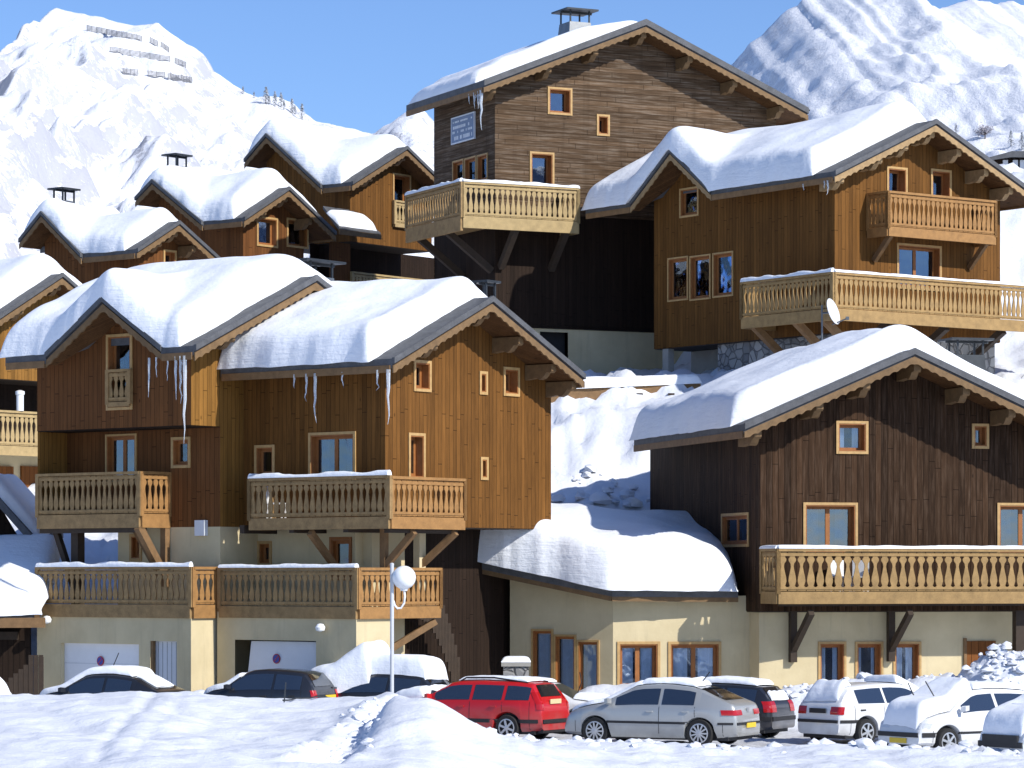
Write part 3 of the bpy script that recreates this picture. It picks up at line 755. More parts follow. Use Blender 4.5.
# balcony
p = 1.25
x0 = Rr.G(778, 590, y=-p)[0]; zd = Rr.G(900, 593, y=-p)[1]
BZ['r'] = zd
Rr.balcony([(x0, -.02), (x0, -p), (Rr.W+.9, -p)], zd, h=1.12, mat='rail', deck=[(x0, -p), (Rr.W+.9, -p), (Rr.W+.9, 0), (x0, 0)], snow=.05, seed=15, fas=.32, pitch=.255)
for px in (793, 891):
    xa = Rr.G(px, 630, y=gw-.12)[0]
    Rr.boxpart('bracket_post', 'beam_dark', xa-.09, xa+.09, gw-.2, gw-.02, zb-1.35, zb)
    Rr.strut((xa, gw-.1, zb-1.05), (xa+.02, -p+.15, zb-.02), mat='beam_dark', w=.15, h=.17, name='bracket')
Rr.boxpart('post', 'beam_dark', 7.0, 7.25, -.6, -.35, -.5, zb-.0)
Rr.boxpart('joist', 'beam_dark', x0+.1, Rr.W+.8, -p+.1, -p+.3, zd-.34, zd-.13)

# ================================================================== low annex with the thick snow cap
A1, A2, A3 = at(510, 600, 86.0), at(613, 600, 84.4), at(768, 600, 85.2)
an = thing('annex_building', 'low cream annex with tall windows under a thick rounded cap of snow', 'building', (A2.x, A2.y, 0))
class Facade(House):
    def __init__(s, p1, p2):
        d = p2-p1; th = math.atan2(d.y, d.x); s.X0, s.Y0 = p1.x, p1.y; s.c, s.s = math.cos(th), math.sin(th); s.zb = 0
        s.off = Vector((p1.x-A2.x, p1.y-A2.y, 0)); s.th_ = th
        s.root = bpy.data.objects.new('facade', None); COL.objects.link(s.root); s.open = {}; s.len = Vector((d.x, d.y)).length
    def done(s):            # hand the walls and windows to the annex itself
        for ch in list(s.root.children):
            ch.parent = an; ch.location = s.off; ch.rotation_euler = (0, 0, s.th_)
        bpy.data.objects.remove(s.root)
fa = Facade(A1, A2); fb = Facade(A2, A3)
zl = fa.G(510, 578)[1]; zrr = fa.G(612, 600)[1]
for a, b, t in ((531.5, 553.5, 629), (554, 576.5, 634.5), (577, 599.5, 640)):
    fa.win('g', a, t, b, 700, curtain=1, depth=.06, trim=.05, name='tall_window', sash=.045)
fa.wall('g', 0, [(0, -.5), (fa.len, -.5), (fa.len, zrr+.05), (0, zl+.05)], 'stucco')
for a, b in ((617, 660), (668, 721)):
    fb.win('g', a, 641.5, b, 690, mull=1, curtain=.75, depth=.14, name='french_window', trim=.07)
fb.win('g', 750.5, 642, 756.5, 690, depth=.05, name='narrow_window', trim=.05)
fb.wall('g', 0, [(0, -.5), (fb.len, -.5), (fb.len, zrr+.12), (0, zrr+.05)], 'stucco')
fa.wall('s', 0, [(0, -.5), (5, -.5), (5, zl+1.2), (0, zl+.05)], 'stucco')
fa.done(); fb.done()
E1, E2, E3 = at(473, 560, 85.6), at(612, 589, 83.7), at(738, 590, 84.6)
B1, B2 = at(498, 533, 90.5), at(735, 548, 91.5)
Bm = B1.lerp(B2, .45)
m = MB(); org = Vector((A2.x, A2.y, 0))
for q in ((E1, E2, Bm, B1), (E2, E3, B2, Bm)):
    m.prism([v-org for v in (q[0], q[1], q[2])], (0, 0, -.2)); m.prism([v-org for v in (q[0], q[2], q[3])], (0, 0, -.2))
rf = m.build('roof', 'slate', an)
m = MB()
for a, b in ((E1, E2), (E2, E3)): m.beam(a-org+Vector((0, .05, -.22)), b-org+Vector((0, .05, -.22)), .06, .2)
m.build('fascia', 'barge', rf)
L1, L2 = (E2-E1).length, (E3-E2).length; LT = L1+L2; LD = 6.3
def anP(x, y):
    f = E1.lerp(E2, max(-.2, x/L1)) if x < L1 else E2.lerp(E3, (x-L1)/L2)
    b = B1.lerp(B2, x/LT)
    return f.lerp(b, y/LD)-org
snow_sheet('snow_cover', rf, -.22, LT-.05, -.26, LD, lambda x, y: anP(x, y).z+.005, 1.2, 21, r=(1.2, 1.3, .6, 1.7), wob=.16, nx=80, ny=60, blur=12,
           mapf=lambda x, y: (anP(x, y).x, anP(x, y).y), rough=.09, pw=2.3, tfun=lambda x, y: 1.15-.25*(x/LT))

# ================================================================== upper right chalet
U = House('chalet', 'honey coloured chalet at upper right with a small balcony under its gable', 834.5, 100, 36, 10)
U.set_roof(7.2, 11.0, 0, .455, oe=.92, og=1.0, oy=.3, oer=.7, xr=3.34)
_, zr = U.G(935, 120, y=-1.0); U.zr = zr - U.th; U.ze = U.zr - U.sl*U.xr
dorm_px(U, (671, 149), (712, 187), (635, 205))
zb = U.S(700, 345)[1]; D2 = U.S(654, 300)[0]
U.D = D2; U.oy = U.S(586, 200, x=-.9)[0]-D2
for q in ((886.5,167,907,197), (930.5,169.5,951,200)): U.win('g', *q, depth=.25)
U.win('g', 896.5, 244.5, 941, 290, mull=1, depth=.2, name='balcony_door', pane='pane_sky')
for q in ((668,257,688.5,301), (690,255,711,300), (713,252,733.5,297)): U.win('s', *q, depth=.1, trim=.05, curtain=.7)
U.win('s', 680, 187.5, 699, 217, depth=.1, trim=.06)
U.wall('g', 0., U.gable_outline(zb), 'wood_u'); U.wall('s', 0., side_outline(U, zb), 'wood_u')
U.wall('g', U.D, U.gable_outline(zb), 'wood_u'); U.wall('s', U.W, [(0, zb), (U.D, zb), (U.D, U.under(U.W)), (0, U.under(U.W))], 'wood_u')
U.boxpart('floor_slab', 'beam_dark', .02, U.W-.02, .02, U.D-.02, zb-.02, zb+.1)
ys = U.S(712, 345)[0]
U.wall('s', .25, [(.2, -4), (ys, -4), (ys, zb), (.2, zb)], 'stone', name='stone_base'); U.wall('g', .25, [(.25, -4), (U.W, -4), (U.W, zb), (.25, zb)], 'stone', name='stone_base')
U.wall('s', 1.6, [(ys, -4), (U.D, -4), (U.D, zb), (ys, zb)], 'concrete', name='ground_wall'); U.wall('g', U.D-.01, [(1.6, -4), (U.W, -4), (U.W, zb), (1.6, zb)], 'concrete', name='ground_wall')
yp = U.S(664, 360)[0]; U.boxpart('post', 'concrete', .05, .3, yp-.16, yp+.14, -4, zb)
U.build_roof(barge='barge_light', purl=[-.5, 1.1, 2.2, 3.34, 4.5, 5.7, 6.8])
U.roof_snow(t=.8, seed=11, inset=.85, insety=-.1, eave=.12, eaver=-1.5, nx=90, ny=110, rough=.08, blur=12, r=(.45, .5, .4, .7), tfun=lambda x, y: 1.15 if x < 2.5 else max(.4, 1.15-.3*(x-2.5)))
for (y_, ln, r) in ((-.75, .45, .03), (-.6, .25, .025), (.4, .2, .02)): U.icicle(-.95, y_, U.under(-.95), ln, r)
p = .95
xa = U.G(888, 220, y=-p)[0]; xb = U.G(995, 220, y=-p)[0]; zd = U.G(940, 232, y=-p)[1]
U.balcony([(xa, -.02), (xa, -p), (xb, -p), (xb, -.02)], zd, h=1.12, mat='rail_honey', deck=[(xa, -p), (xb, -p), (xb, 0), (xa, 0)], seed=20, fas=.3)
for x_ in (xa+.25, xb-.25): U.strut((x_, -p+.1, zd-.15), (x_, -.04, zd-.95)); 
p, q = 1.4, 1.5
ya = U.S(742, 300, x=-p)[0]; zd = U.G(900, 314, y=-q)[1]; xe = U.G(1060, 300, y=-q)[0]
U.balcony([(-.02, ya), (-p, ya), (-p, -q)], zd, h=1.12, mat='rail', deck=[(-p, ya), (-p, -q), (0, -q), (0, ya)], snow=.12, seed=22, fas=.36)
U.balcony([(-p+.04, -q), (xe, -q)], zd, h=1.12, mat='rail', deck=[(0, -q), (xe, -q), (xe, 0), (0, 0)], snow=.04, seed=23, fas=.36)
for y_ in (ya-.4, .4, -.9): U.strut((-p+.1, y_, zd-.2), (-.03, y_, zd-1.15), w=.2, h=.22)
for x_ in (1.0, 3.5, 6.0): U.strut((x_, -q+.15, zd-.3), (x_, .2, zd-1.2), mat='beam_dark', w=.2, h=.22)

# ================================================================== tall chalet at the top
T = House('chalet', 'tall weathered board chalet at the top with a blue lettered sign and corner balcony', 495, 109, 26, 10.3)
T.set_roof(11.1, 6.0, 0, .405, oe=.92, og=1.0, oy=.9, oer=.7, xr=5.27, th=.3)
_, zr = T.G(645, 20, y=-1.0); T.zr = zr - T.th; T.ze = T.zr - T.sl*T.xr
T.D = T.S(434, 150)[0]
T.oy = .35
zb = T.G(600, 330)[1]
for q, nm, ps in (((547.5,87.5,572,115), 'window', 'pane_sky'), ((596.5,114.5,609.5,136), 'window', 'pane'), ((529.5,152,554,192), 'balcony_door', 'pane_sky')):
    T.win('g', *q, depth=.24, name=nm, pane=ps)
for q in ((453,160,464,186), (465,157,476.5,184), (477.5,154,488,182)): T.win('s', *q, depth=.08, trim=.05)
zm = T.G(520, 213)[1]
T.wall('g', 0., T.gable_outline(zm), 'wood_t'); T.wall('s', 0., [(0, zm), (T.D, zm), (T.D, T.under(0)), (0, T.under(0))], 'wood_t')
T.wall('g', .02, [(.02, zb), (T.W-.02, zb), (T.W-.02, zm), (.02, zm)], 'wood_dark_shade', name='lower_wall'); T.wall('s', .02, [(.02, -1), (T.D-.02, -1), (T.D-.02, zm), (.02, zm)], 'wood_dark_shade', name='lower_wall')  # dark stain that also paints in the shadow of neighbour and balcony
T.wall('g', T.D, T.gable_outline(-1), 'wood_t'); T.wall('s', T.W, [(0, zb), (T.D, zb), (T.D, T.under(T.W)), (0, T.under(T.W))], 'wood_t')
T.boxpart('floor_slab', 'beam_dark', .02, T.W-.02, .02, T.D-.02, zb-.02, zb+.1)
d0 = T.G(540, 331, y=.06); d1 = T.G(568, 360, y=.06)
T.open[('g', .06)] = [(d0[0], d1[0], d1[1], d0[1]-.02)]
T.wall('g', .06, [(.01, -1), (T.W, -1), (T.W, zb), (.01, zb)], 'stucco', name='ground_wall')
T.boxpart('doorway', 'interior', d0[0]-.1, d1[0]+.1, .5, .55, d1[1]-.1, d0[1]+.1)
T.build_roof(purl=[-.5, 1.6, 3.4, 5.27, 7.1, 8.9, 10.8])
T.roof_snow(t=.42, seed=14, inset=.7, insety=.2, eave=.0, eaver=-3.5, x1=T.xr+1.2, nx=80, ny=70, rough=.04, blur=10, tfun=lambda x, y: max(.45, 1.3-.5*max(0, x-3.5)) * (.7 if x < 0 else 1))
for (y_, ln, r) in ((-.85, 1.35, .055), (-.62, .6, .03), (-.3, .55, .028), (.1, .35, .025), (-.45, .3, .02)): T.icicle(-.93, y_, T.under(-.93), ln, r)
x_, z_ = T.G(575, 11, y=2.0); T.chimney(x_, 2.0, z_, w=1.0, d=1.0, capw=.62)
x_, z_ = T.G(791, 110, y=2.6); T.chimney(x_, 2.6, z_, w=.8, d=.7, capw=.55)
# lettered sign on the shaded side
u0, z1 = T.S(475, 112.7, x=-.03); u1, z0 = T.S(451.7, 142, x=-.03)
z1 = T.S(463, 115, x=-.03)[1]; z0 = T.S(463, 142, x=-.03)[1]
sg = T.boxpart('sign_board', 'board_text', -.06, -.004, u0, u1, z0, z1)
T.boxpart('sign_face', 'board_blue', -.068, -.0602, u0+.05, u1-.05, z0+.05, z1-.05, parent=sg)
m = MB(); rr = random.Random(5)
for row, (f, hh) in enumerate(((.80, .06), (.60, .10), (.42, .08), (.20, .13))):
    u = u0+.16
    while u < u1-.2:
        w = rr.uniform(.04, .11)
        if rr.random() < .85: m.box(-.0735, -.0685, u, u+w, z0+(z1-z0)*f-hh/2, z0+(z1-z0)*f+hh/2)
        u += w+.03
m.build('sign_lettering', 'board_text', sg)
q = 1.3
xc = T.G(461.7, 220, y=-q)[0]; ya = T.S(406.7, 220, x=xc)[0]; xe = T.G(578, 220, y=-q)[0]; zd = T.G(520, 220, y=-q)[1]
T.balcony([(xc, ya), (xc, -q)], zd, h=1.15, mat='rail_old', deck=[(xc, ya), (xc, -q), (0, -q), (0, ya)], snow=.13, seed=30, fas=.5)
T.balcony([(xc+.04, -q), (xe, -q), (xe, -.02)], zd, h=1.15, mat='rail_pale', deck=[(0, -q), (xe, -q), (xe, 0), (0, 0)], snow=.10, seed=31, fas=.4)
for x_ in (.2, xe-.4): T.strut((x_, -q+.1, zd-.3), (x_, -.04, zd-1.5), mat='beam_dark', w=.2, h=.22)
for y_ in (.2, 2.5): T.strut((xc+.1, y_, zd-.3), (-.04, y_, zd-1.6), mat='beam_dark', w=.2, h=.22)

# ================================================================== the row of chalets behind, climbing to the right
def back_chalet(label, px, Y, zb, W, xr, sl, ridge, apex, right, left, mat, og=.8, D=5.9, oe=.85, oer=.85, seed=1, t=.6, th=.22, oy=.4):
    h = House('chalet', label, px, Y, 52, zb)
    h.set_roof(W, D, 0, sl, oe=oe, og=og, oy=oy, oer=oer, xr=xr, th=th)
    _, zr = h.G(*ridge, y=-og); h.zr = zr-th; h.ze = h.zr-sl*xr
    if apex:
        dorm_px(h, apex, right, left); yl = h.S(*left, x=-.9)[0]; h.hl = max(.5, yl-h.dorm[0]); h.oy = .3; h.D = yl-.3
    return h
Ah = back_chalet('snow roofed chalet partly hidden by the tall one, a single window in its lit gable', 350, 122, 11, 4.9, 2.37, .52, (408, 147), (267, 134), (322, 183), (245, 160), 'wood_u', seed=41)
Bh = back_chalet('chalet in the back row whose lit gable shows two dark windows side by side', 243, 116, 9, 3.3, 1.55, .55, (287, 187), (153, 180), (203, 221), (136, 200), 'wood_b', seed=42)
Ch = back_chalet('chalet half hidden behind the golden one, two low snowy gables and a dark chimney', 137, 110, 7, 2.5, 1.2, .55, (177, 221), (42, 212), (82, 255), (20, 245), 'wood_b', seed=43)
Dh = back_chalet('chalet cut by the left edge with a pale carved balcony over two brown doors', -3, 102, 4.5, 4.2, 2.05, .56, (65, 274), None, None, None, 'wood_l', seed=44, D=6.)
for h, mat, seed, ts in ((Ah, 'wood_u', 41, .75), (Bh, 'wood_b', 42, .72), (Ch, 'wood_b', 43, .58), (Dh, 'wood_l', 44, .8)):
    if h is Ah:
        zb = h.G(380, 245)[1]
        h.win('g', 392.5, 174, 410.5, 228, depth=.25, rows=0)
    elif h is Bh:
        zb = 2.
        h.win('g', 256.5, 217, 277.5, 247, depth=.2); h.win('g', 286.5, 219, 308, 248, depth=.2)
    elif h is Ch:
        zb = 2.; h.win('g', 163, 250, 176, 272, depth=.15)
    else:
        zb = h.G(20, 380)[1]
    h.wall('g', 0., h.gable_outline(zb), mat); h.wall('s', 0., side_outline(h, zb), mat)
    h.wall('g', h.D, h.gable_outline(zb), mat); h.wall('s', h.W, [(0, zb), (h.D, zb), (h.D, h.under(h.W)), (0, h.under(h.W))], mat)
    h.boxpart('floor_slab', 'beam_dark', .02, h.W-.02, .02, h.D-.02, zb-.02, zb+.1)
    h.build_roof(purl=[.4, h.xr, h.W-.4])
    h.roof_snow(t=ts, seed=seed, inset=.45, insety=.1, eave=.05, eaver=.05, nx=70, ny=80, blur=11, rough=.06, r=(.5, .5, .45, .6))
# details of the one behind the tall chalet: little balustrade, loggia, porch
u0, z1 = Ah.G(393, 201, y=-.03); u1, z0 = Ah.G(410, 226, y=-.03)
Ah.balcony([(u0, -.1), (u1, -.1)], z0, h=z1-z0, mat='rail_pale', fas=.16, seed=50, posts=True, name='window_balustrade')
zb = Ah.G(380, 245)[1]
Ah.wall('g', 1.6, [(-.5, -2), (7, -2), (7, zb), (-.5, zb)], 'wood_dark_shade', name='back_wall')
Ah.wall('g', -.002, [(-1.2, -2), (0.02, -2), (0.02, zb-.1), (-1.2, zb-.1)], 'wood_b', name='lower_wall')
Ah.wall('s', .02, [(0, -2), (1.6, -2), (1.6, zb-.1), (0, zb-.1)], 'wood_dark_shade', name='lower_wall')
zr_ = Ah.G(380, 277)[1]
Ah.balcony([(0.05, -.05), (6.2, -.05)], zr_-.9, h=.95, mat='rail_pale', fas=.2, seed=51, name='loggia_railing')
za, zc_ = Ah.G(345, 212)[1], Ah.G(345, 236)[1]
m = MB(); m.prism([(-1.9, -1.1, zc_), (.5, -1.1, zc_), (.2, .05, za), (-1.5, .05, za)], (0, 0, .12)); pr = m.build('porch_roof', 'slate', Ah.root)
m = MB(); m.box(-1.9, .5, -1.15, -1.09, zc_-.14, zc_+.05); m.build('fascia', 'barge', pr)
snow_sheet('snow_cover', pr, -1.8, .35, -1.05, -.35, lambda x, y: zc_+.13+(za-zc_)*(y+1.1)/1.15, .28, 60, r=(.3, .3, .2, .3), nx=24, ny=16, blur=2, wob=.06)
y_, z_ = Bh.S(177, 158, x=1.4); Bh.chimney(1.4, y_, z_+.12, w=.72, d=.6, capw=.46); y_, z_ = Ch.S(64, 192, x=1.2); Ch.chimney(1.2, y_, z_+.12, w=.75, d=.6, capw=.46)
# lower storey of the one cut by the left edge
zb = Dh.G(20, 380)[1]; zb2 = Dh.G(30, 448, y=-1)[1]
Dh.wall('g', 1.8, [(-3, -3), (8, -3), (8, zb), (-3, zb)], 'wood_dark_shade', name='back_wall')
Dh.wall('g', .3, [(-3, -3), (8, -3), (8, zb2-.1), (-3, zb2-.1)], 'stucco', name='ground_wall')
Dh.boxpart('floor_slab', 'concrete', -3, 8, -.9, 1.8, zb2-.1, zb2)
xe = Dh.G(66, 440, y=-1)[0]
Dh.balcony([(-1.6, -1), (xe, -1)], zb2, h=1.12, mat='rail_pale', seed=53, fas=.3)
for a, b in ((-6, 11.5), (20, 48)):
    u0, z1 = Dh.G(a, 466, y=.3); u1, _ = Dh.G(b, 466, y=.3); Dh.boxpart('door', 'door_brown', u0, u1, .2, .29, -1.5, z1)
lx, lz = Dh.G(20, 414, y=-1); m = MB(); m.lathe([(.12, 0), (.12, .5), (.15, .52), (.15, .62), (.05, .66)], 'z', (lx, -1, zb2+1.16), 12); m.build('terrace_lantern', 'globe', Dh.root, smooth=True)

# ================================================================== hut at the lower left edge and its plank fence
Eh = thing('chalet', 'low hut cut by the left edge, snow sliding off its eave beside the garages', 'chalet', at(44, 690, 84.5), 0, GR)
Eh.location.z = 0; eo = Vector(Eh.location)
def ep(px, py, Y): return at(px, py, Y)-eo
m = MB(); a, b, c, d = ep(-120, 614, 83.6), ep(41, 613, 83.6), ep(47, 548, 87.5), ep(-120, 545, 87.5)
m.prism([a, b, c, d], (0, 0, -.2)); rf = m.build('roof', 'slate', Eh)
m = MB(); m.beam(a+Vector((0, 0, -.25)), b+Vector((.1, 0, -.25)), .2, .26); m.beam(b+Vector((-.1, 0, -.18)), c+Vector((-.1, 0, -.22)), .14, .26); m.build('fascia', 'beam', rf)
snow_sheet('snow_cover', rf, a.x, b.x+.05, a.y-.08, c.y, lambda x, y: a.z+(c.z-a.z)*(y-a.y)/(c.y-a.y)+.005, .5, 71, r=(.5, .5, .35, .5), nx=40, ny=40, blur=6, wob=.1)
m = MB(); g0, g1, g2 = ep(-60, 470, 88.5), ep(-8, 494, 88.3), ep(43, 552, 88)
m.prism([g1+Vector((0, -.9, 0)), g2+Vector((0, -.9, 0)), g2+Vector((0, 4, .4)), g1+Vector((0, 4, .4))], (0, 0, .26))
m.prism([g1+Vector((0, -.9, 0)), g0+Vector((0, -.9, -2)), g0+Vector((0, 4, -2)), g1+Vector((0, 4, .4))], (0, 0, .26)); up = m.build('upper_roof', 'slate', Eh)
snow_sheet('snow_cover', up, g1.x-.05, g2.x, g1.y-.85, g1.y+3.8, lambda x, y: g1.z+(g2.z-g1.z)*(x-g1.x)/(g2.x-g1.x)+.27, .5, 72, r=(.3, .3, .25, .5), nx=24, ny=30, blur=3, wob=.05)
m = MB(); m.prism([(g1.x-3, g1.y+.1, -1), (g2.x-.5, g1.y+.1, -1), (g2.x-.5, g1.y+.1, g2.z), (g1.x, g1.y+.1, g1.z), (g1.x-3, g1.y+.1, g1.z-2)], (0, .1, 0)); m.build('gable', 'wood_dark_shade', Eh)
m = MB(); m.prism([(a.x, .6, -1), (b.x-.5, .6, -1), (b.x-.5, .6, a.z+.05), (a.x, .6, a.z+.05)], (0, .1, 0)); m.build('wall', 'wood_dark_shade', Eh)
m = MB(); m.box(a.x, b.x-.8, .3, .55, ep(0, 640, 84.5).z, ep(0, 632, 84.5).z); m.build('beam', 'beam_dark', Eh)

fe = at(42, 690, 83); fe.z = -.2
f = thing('wooden_fence', 'dark plank screen with a sloping top next to the left garage', 'fence', fe)
m = MB(); n = 8
for i in range(n):
    x = -1.0+i*.13; h0 = 1.35+ .78*(i/(n-1)) if i < 5 else 2.05
    m.box(x, x+.115, 0, .04, 0, h0)
pl_ = m.build('planks', 'beam_dark', f); m = MB(); m.box(-.1, .02, .045, .16, 0, 2.0); m.box(-1.0, -.9, .045, .16, 0, 1.3); m.build('post', 'beam_dark', f)

# ================================================================== snow-covered ground, one sheet
def px_of(X, Y): return CX + F*X/Y
HL = ([60, 82, 86, 90, 95, 100, 106, 112, 120, 130, 150, 200, 400, 4000], [0, 0, .8, 3.0, 5.0, 6.0, 7.3, 9.3, 11.5, 13, 15.5, 17, 14, 0])
HM = ([60, 82, 88.5, 90, 92, 93.5, 96, 101, 103, 110, 118, 130, 150, 200, 400, 4000], [0, 0, .2, 2.6, 4.9, 5.9, 7.4, 9.5, 10.2, 10.6, 12.5, 15, 17, 18, 14, 0])
HR = ([60, 84, 87, 88, 92, 98, 103, 108, 112, 118, 124, 135, 150, 200, 400, 4000], [0, 0, 0, 3, 6, 9, 10, 11, 13.5, 18.3, 19.5, 20.5, 21, 20, 14, 0])
def sstep(a, b, x): t = min(1, max(0, (x-a)/(b-a))); return t*t*(3-2*t)
CRX = [-200, 0, 60, 140, 200, 260, 330, 400, 430, 470, 500, 560, 620, 690, 760, 830, 900, 1024, 1250]
CRY = [692, 696, 696, 692, 694, 699, 699, 695, 702, 722, 736, 743, 746, 748, 752, 749, 751, 755, 756]
BUMPS = [  # px, Y, px row of the top, width m, depth m
    (862, 80.2, 679, 1.9, 1.2), (800, 80.6, 686, 1.3, 1.0), (1000, 79.8, 660, 1.35, 1.3), (1060, 79.8, 652, 1.6, 1.4), (940, 80.3, 680, 1.2, 1.0), (345, 79.5, 662, .5, .7), (372, 79.0, 672, .7, .7),
    (600, 82.0, 686, 1.3, 1.0), (640, 81.6, 683, 1.0, .9), (700, 81.8, 686, 1.5, .9), (200, 80.4, 690, 1.0, .6), (25, 79.0, 694, 1.5, 1.0), (632, 68.6, 738, .33, .5), (665, 68.3, 746, .6, .6),
    (720, 67.2, 752, 1.4, .9), (560, 69.4, 741, .9, .6), (900, 66.5, 752, 1.5, .9), (800, 64.6, 753, 1.2, .7), (985, 64.8, 755, 1.0, .8), (690, 65.0, 752, .9, .6), (600, 65.5, 747, .8, .6), (655, 67.8, 741, .3, .3), (645, 69.0, 741, .22, .25), (540, 80.5, 690, .8, .8)]
def ground(X, Y):
    pl = np.interp(Y, *HL); pm = np.interp(Y, *HM); pr = np.interp(Y, *HR)
    a = sstep(-9.5, -3.0, X) if Y > 86 else sstep(-6, -1, X); b = sstep(5.2, 7.5, X)
    z = pl*(1-a) + (pm*(1-b)+pr*b)*a
    if Y > 99: z -= .9*sstep(11, 7, X)*sstep(99, 104, Y)*0
    # hillside texture
    if Y > 84: z += sstep(86, 90, Y)*(.5*fbm(X*.35, Y*.35, 2.)+.28*fbm(X*1.0, Y*1.0, 5.)+.12*abs(n1(X*2.3, Y*2.3, 1.))) + (.22*max(0, fbm(X*1.7, Y*1.7, 8.)) if Y < 104 else 0)
    if Y < 84.5:
        px = CX + F*X/max(Y, 30)
        cy = float(np.interp(px, CRX, CRY)); yc = 64.5 + 2.5*sstep(500, 300, px)
        zc = ZC-(cy-HZ)*yc/F
        if Y <= yc:
            lo = .62*zc + .15
            t = sstep(yc-15, yc, Y); f = lo+(zc-lo)*t
            if Y < 40: f = lo + (2.1-lo)*sstep(40, 4, Y)
        else: f = zc*sstep(yc+5.2, yc+.3, Y)
        z = max(z, f) if Y > 70 else f
        z += .20*fbm(X*.33, Y*.30, 3., 3)*sstep(68, 60, Y) + .05*fbm(X*.9, Y*.9, 3.) + .035*fbm(X*1.7, Y*1.7, 4.) + (.10*max(0, fbm(X*.9, Y*.9, 9.)) if px > 540 else 0)
        # second, nearer swell in the lower middle and the trodden track beside it
        qx = (px-455)/105.; qy = (Y-56.5)/3.2
        if Y > 45: z += .50*math.exp(-qx*qx-qy*qy) * sstep(330, 400, px)
        if 50 < Y < 67:
            tx = np.interp(Y, [50, 53, 58, 62, 66], [322, 340, 366, 392, 415])
            d = (px-tx)*Y/F
            z += -.20*math.exp(-(d/.26)**2)*(1+.5*n1(Y*2.6, 3.3)) + .07*math.exp(-((abs(d)-.5)/.2)**2)*(1+1.2*n1(X*3, Y*3))
            # ski track crossing the left bank
            t2 = np.interp(Y, [50, 56, 61, 66], [92, 112, 140, 152]); d2 = (px-t2)*Y/F
            z += -.06*math.exp(-(d2/.13)**2) - .03*math.exp(-((d2-.62)/.11)**2)
    for bx, by, bt, sx, sy in BUMPS:
        cx = (bx-CX)/F*by
        if abs(X-cx) < 3*sx and abs(Y-by) < 3*sy:
            hgt = ZC-(bt-HZ)*by/F
            e = math.exp(-((X-cx)/sx)**2-((Y-by)/sy)**2)
            rub = .32 if bx >= 940 else .05
            z = max(z, hgt*e + z*(1-e)) + e*rub*(.5*fbm(X*2.2, Y*2.2, 6.)+abs(n1(X*5, Y*5))+.5*abs(n1(X*10, Y*10)))
    return z
ys = list(np.arange(-60, 40, 5.)) + list(np.arange(40, 90, .17)) + list(np.arange(90, 136, .45)) + list(np.arange(136, 260, 6.)) + [300, 400, 600, 1000, 1800, 4000]
us = [-40, -16, -7, -3.5, -2, -1.4, -1.15] + list(np.linspace(-1, 1, 250)) + [1.15, 1.4, 2, 3.5, 7, 16, 40]
m = MB()
for Y in ys:
    hw = .178*max(Y, 40)+2
    for u in us:
        X = u*hw; m.v.append((X, Y, ground(X, Y)))
nc = len(us)
m.f = [(i*nc+j, i*nc+j+1, (i+1)*nc+j+1, (i+1)*nc+j) for i in range(len(ys)-1) for j in range(nc-1)]
def ground_mat():
    m = NT('snow_ground'); v = m.coords()
    a = m.noise(v, .8, 5, .55); b = m.noise(v, 7., 4, .6); d = m.noise(v, 2.2, 5, .7)
    sp = m.n('ShaderNodeSeparateXYZ'); m.l(v, sp.inputs[0])
    lot = m.math('MULTIPLY', m.rng(sp.outputs[1], 68.5, 71), m.rng(sp.outputs[1], 80.5, 78.5))     # ploughed and driven strip
    low = m.rng(sp.outputs[2], .32, .02)
    f = m.math('MULTIPLY', m.math('MULTIPLY', lot, low), m.rng(d, .35, .62, .25, .85))
    col = m.mix(m.rng(a, .3, .7), (.72, .75, .81), (.77, .80, .85))
    col = m.mix(f, col, (.40, .40, .41))
    m.set(Base_Color=col, Roughness=.62, Specular_IOR_Level=.25)
    m.bump(m.math('ADD', a, m.math('MULTIPLY', b, .25)), .6, .14)
    return m.m
MAT['snow_ground'] = ground_mat()
g = m.build('snow_ground', 'snow_ground', smooth=True, angle=0); g['kind'] = 'structure'

# ================================================================== mountains
def mountain_mat(lo, hi, amt):
    m = NT('mountain_snow_and_rock'); v = m.coords()
    geo = m.n('ShaderNodeNewGeometry'); sp = m.n('ShaderNodeSeparateXYZ'); m.l(geo.outputs['Normal'], sp.inputs[0])
    a = m.noise(v, .02, 9, .66); mp = m.n('ShaderNodeMapping'); m.l(v, mp.inputs[0]); mp.inputs['Scale'].default_value = (1, .35, .35)
    b = m.noise(mp.outputs[0], .14, 8, .72); c = m.noise(v, .5, 5, .7)
    steep = m.rng(sp.outputs[2], .95, .62)
    k = m.math('ADD', m.math('MULTIPLY', a, .38), m.math('ADD', m.math('MULTIPLY', b, .37), m.math('MULTIPLY', c, .40)))
    k = m.math('ADD', k, m.math('MULTIPLY', steep, .16))
    f = m.math('MULTIPLY', m.rng(k, lo, hi), amt)
    col = m.mix(f, (.84, .865, .91), (.25, .25, .29))
    m.set(Base_Color=col, Roughness=.8, Specular_IOR_Level=.15)
    m.bump(m.math('ADD', a, m.math('MULTIPLY', b, .8)), .55, 4.)
    return m.m
MAT['mountain'] = mountain_mat(.66, .72, .6); MAT['mountain_r'] = mountain_mat(.69, .74, .3)
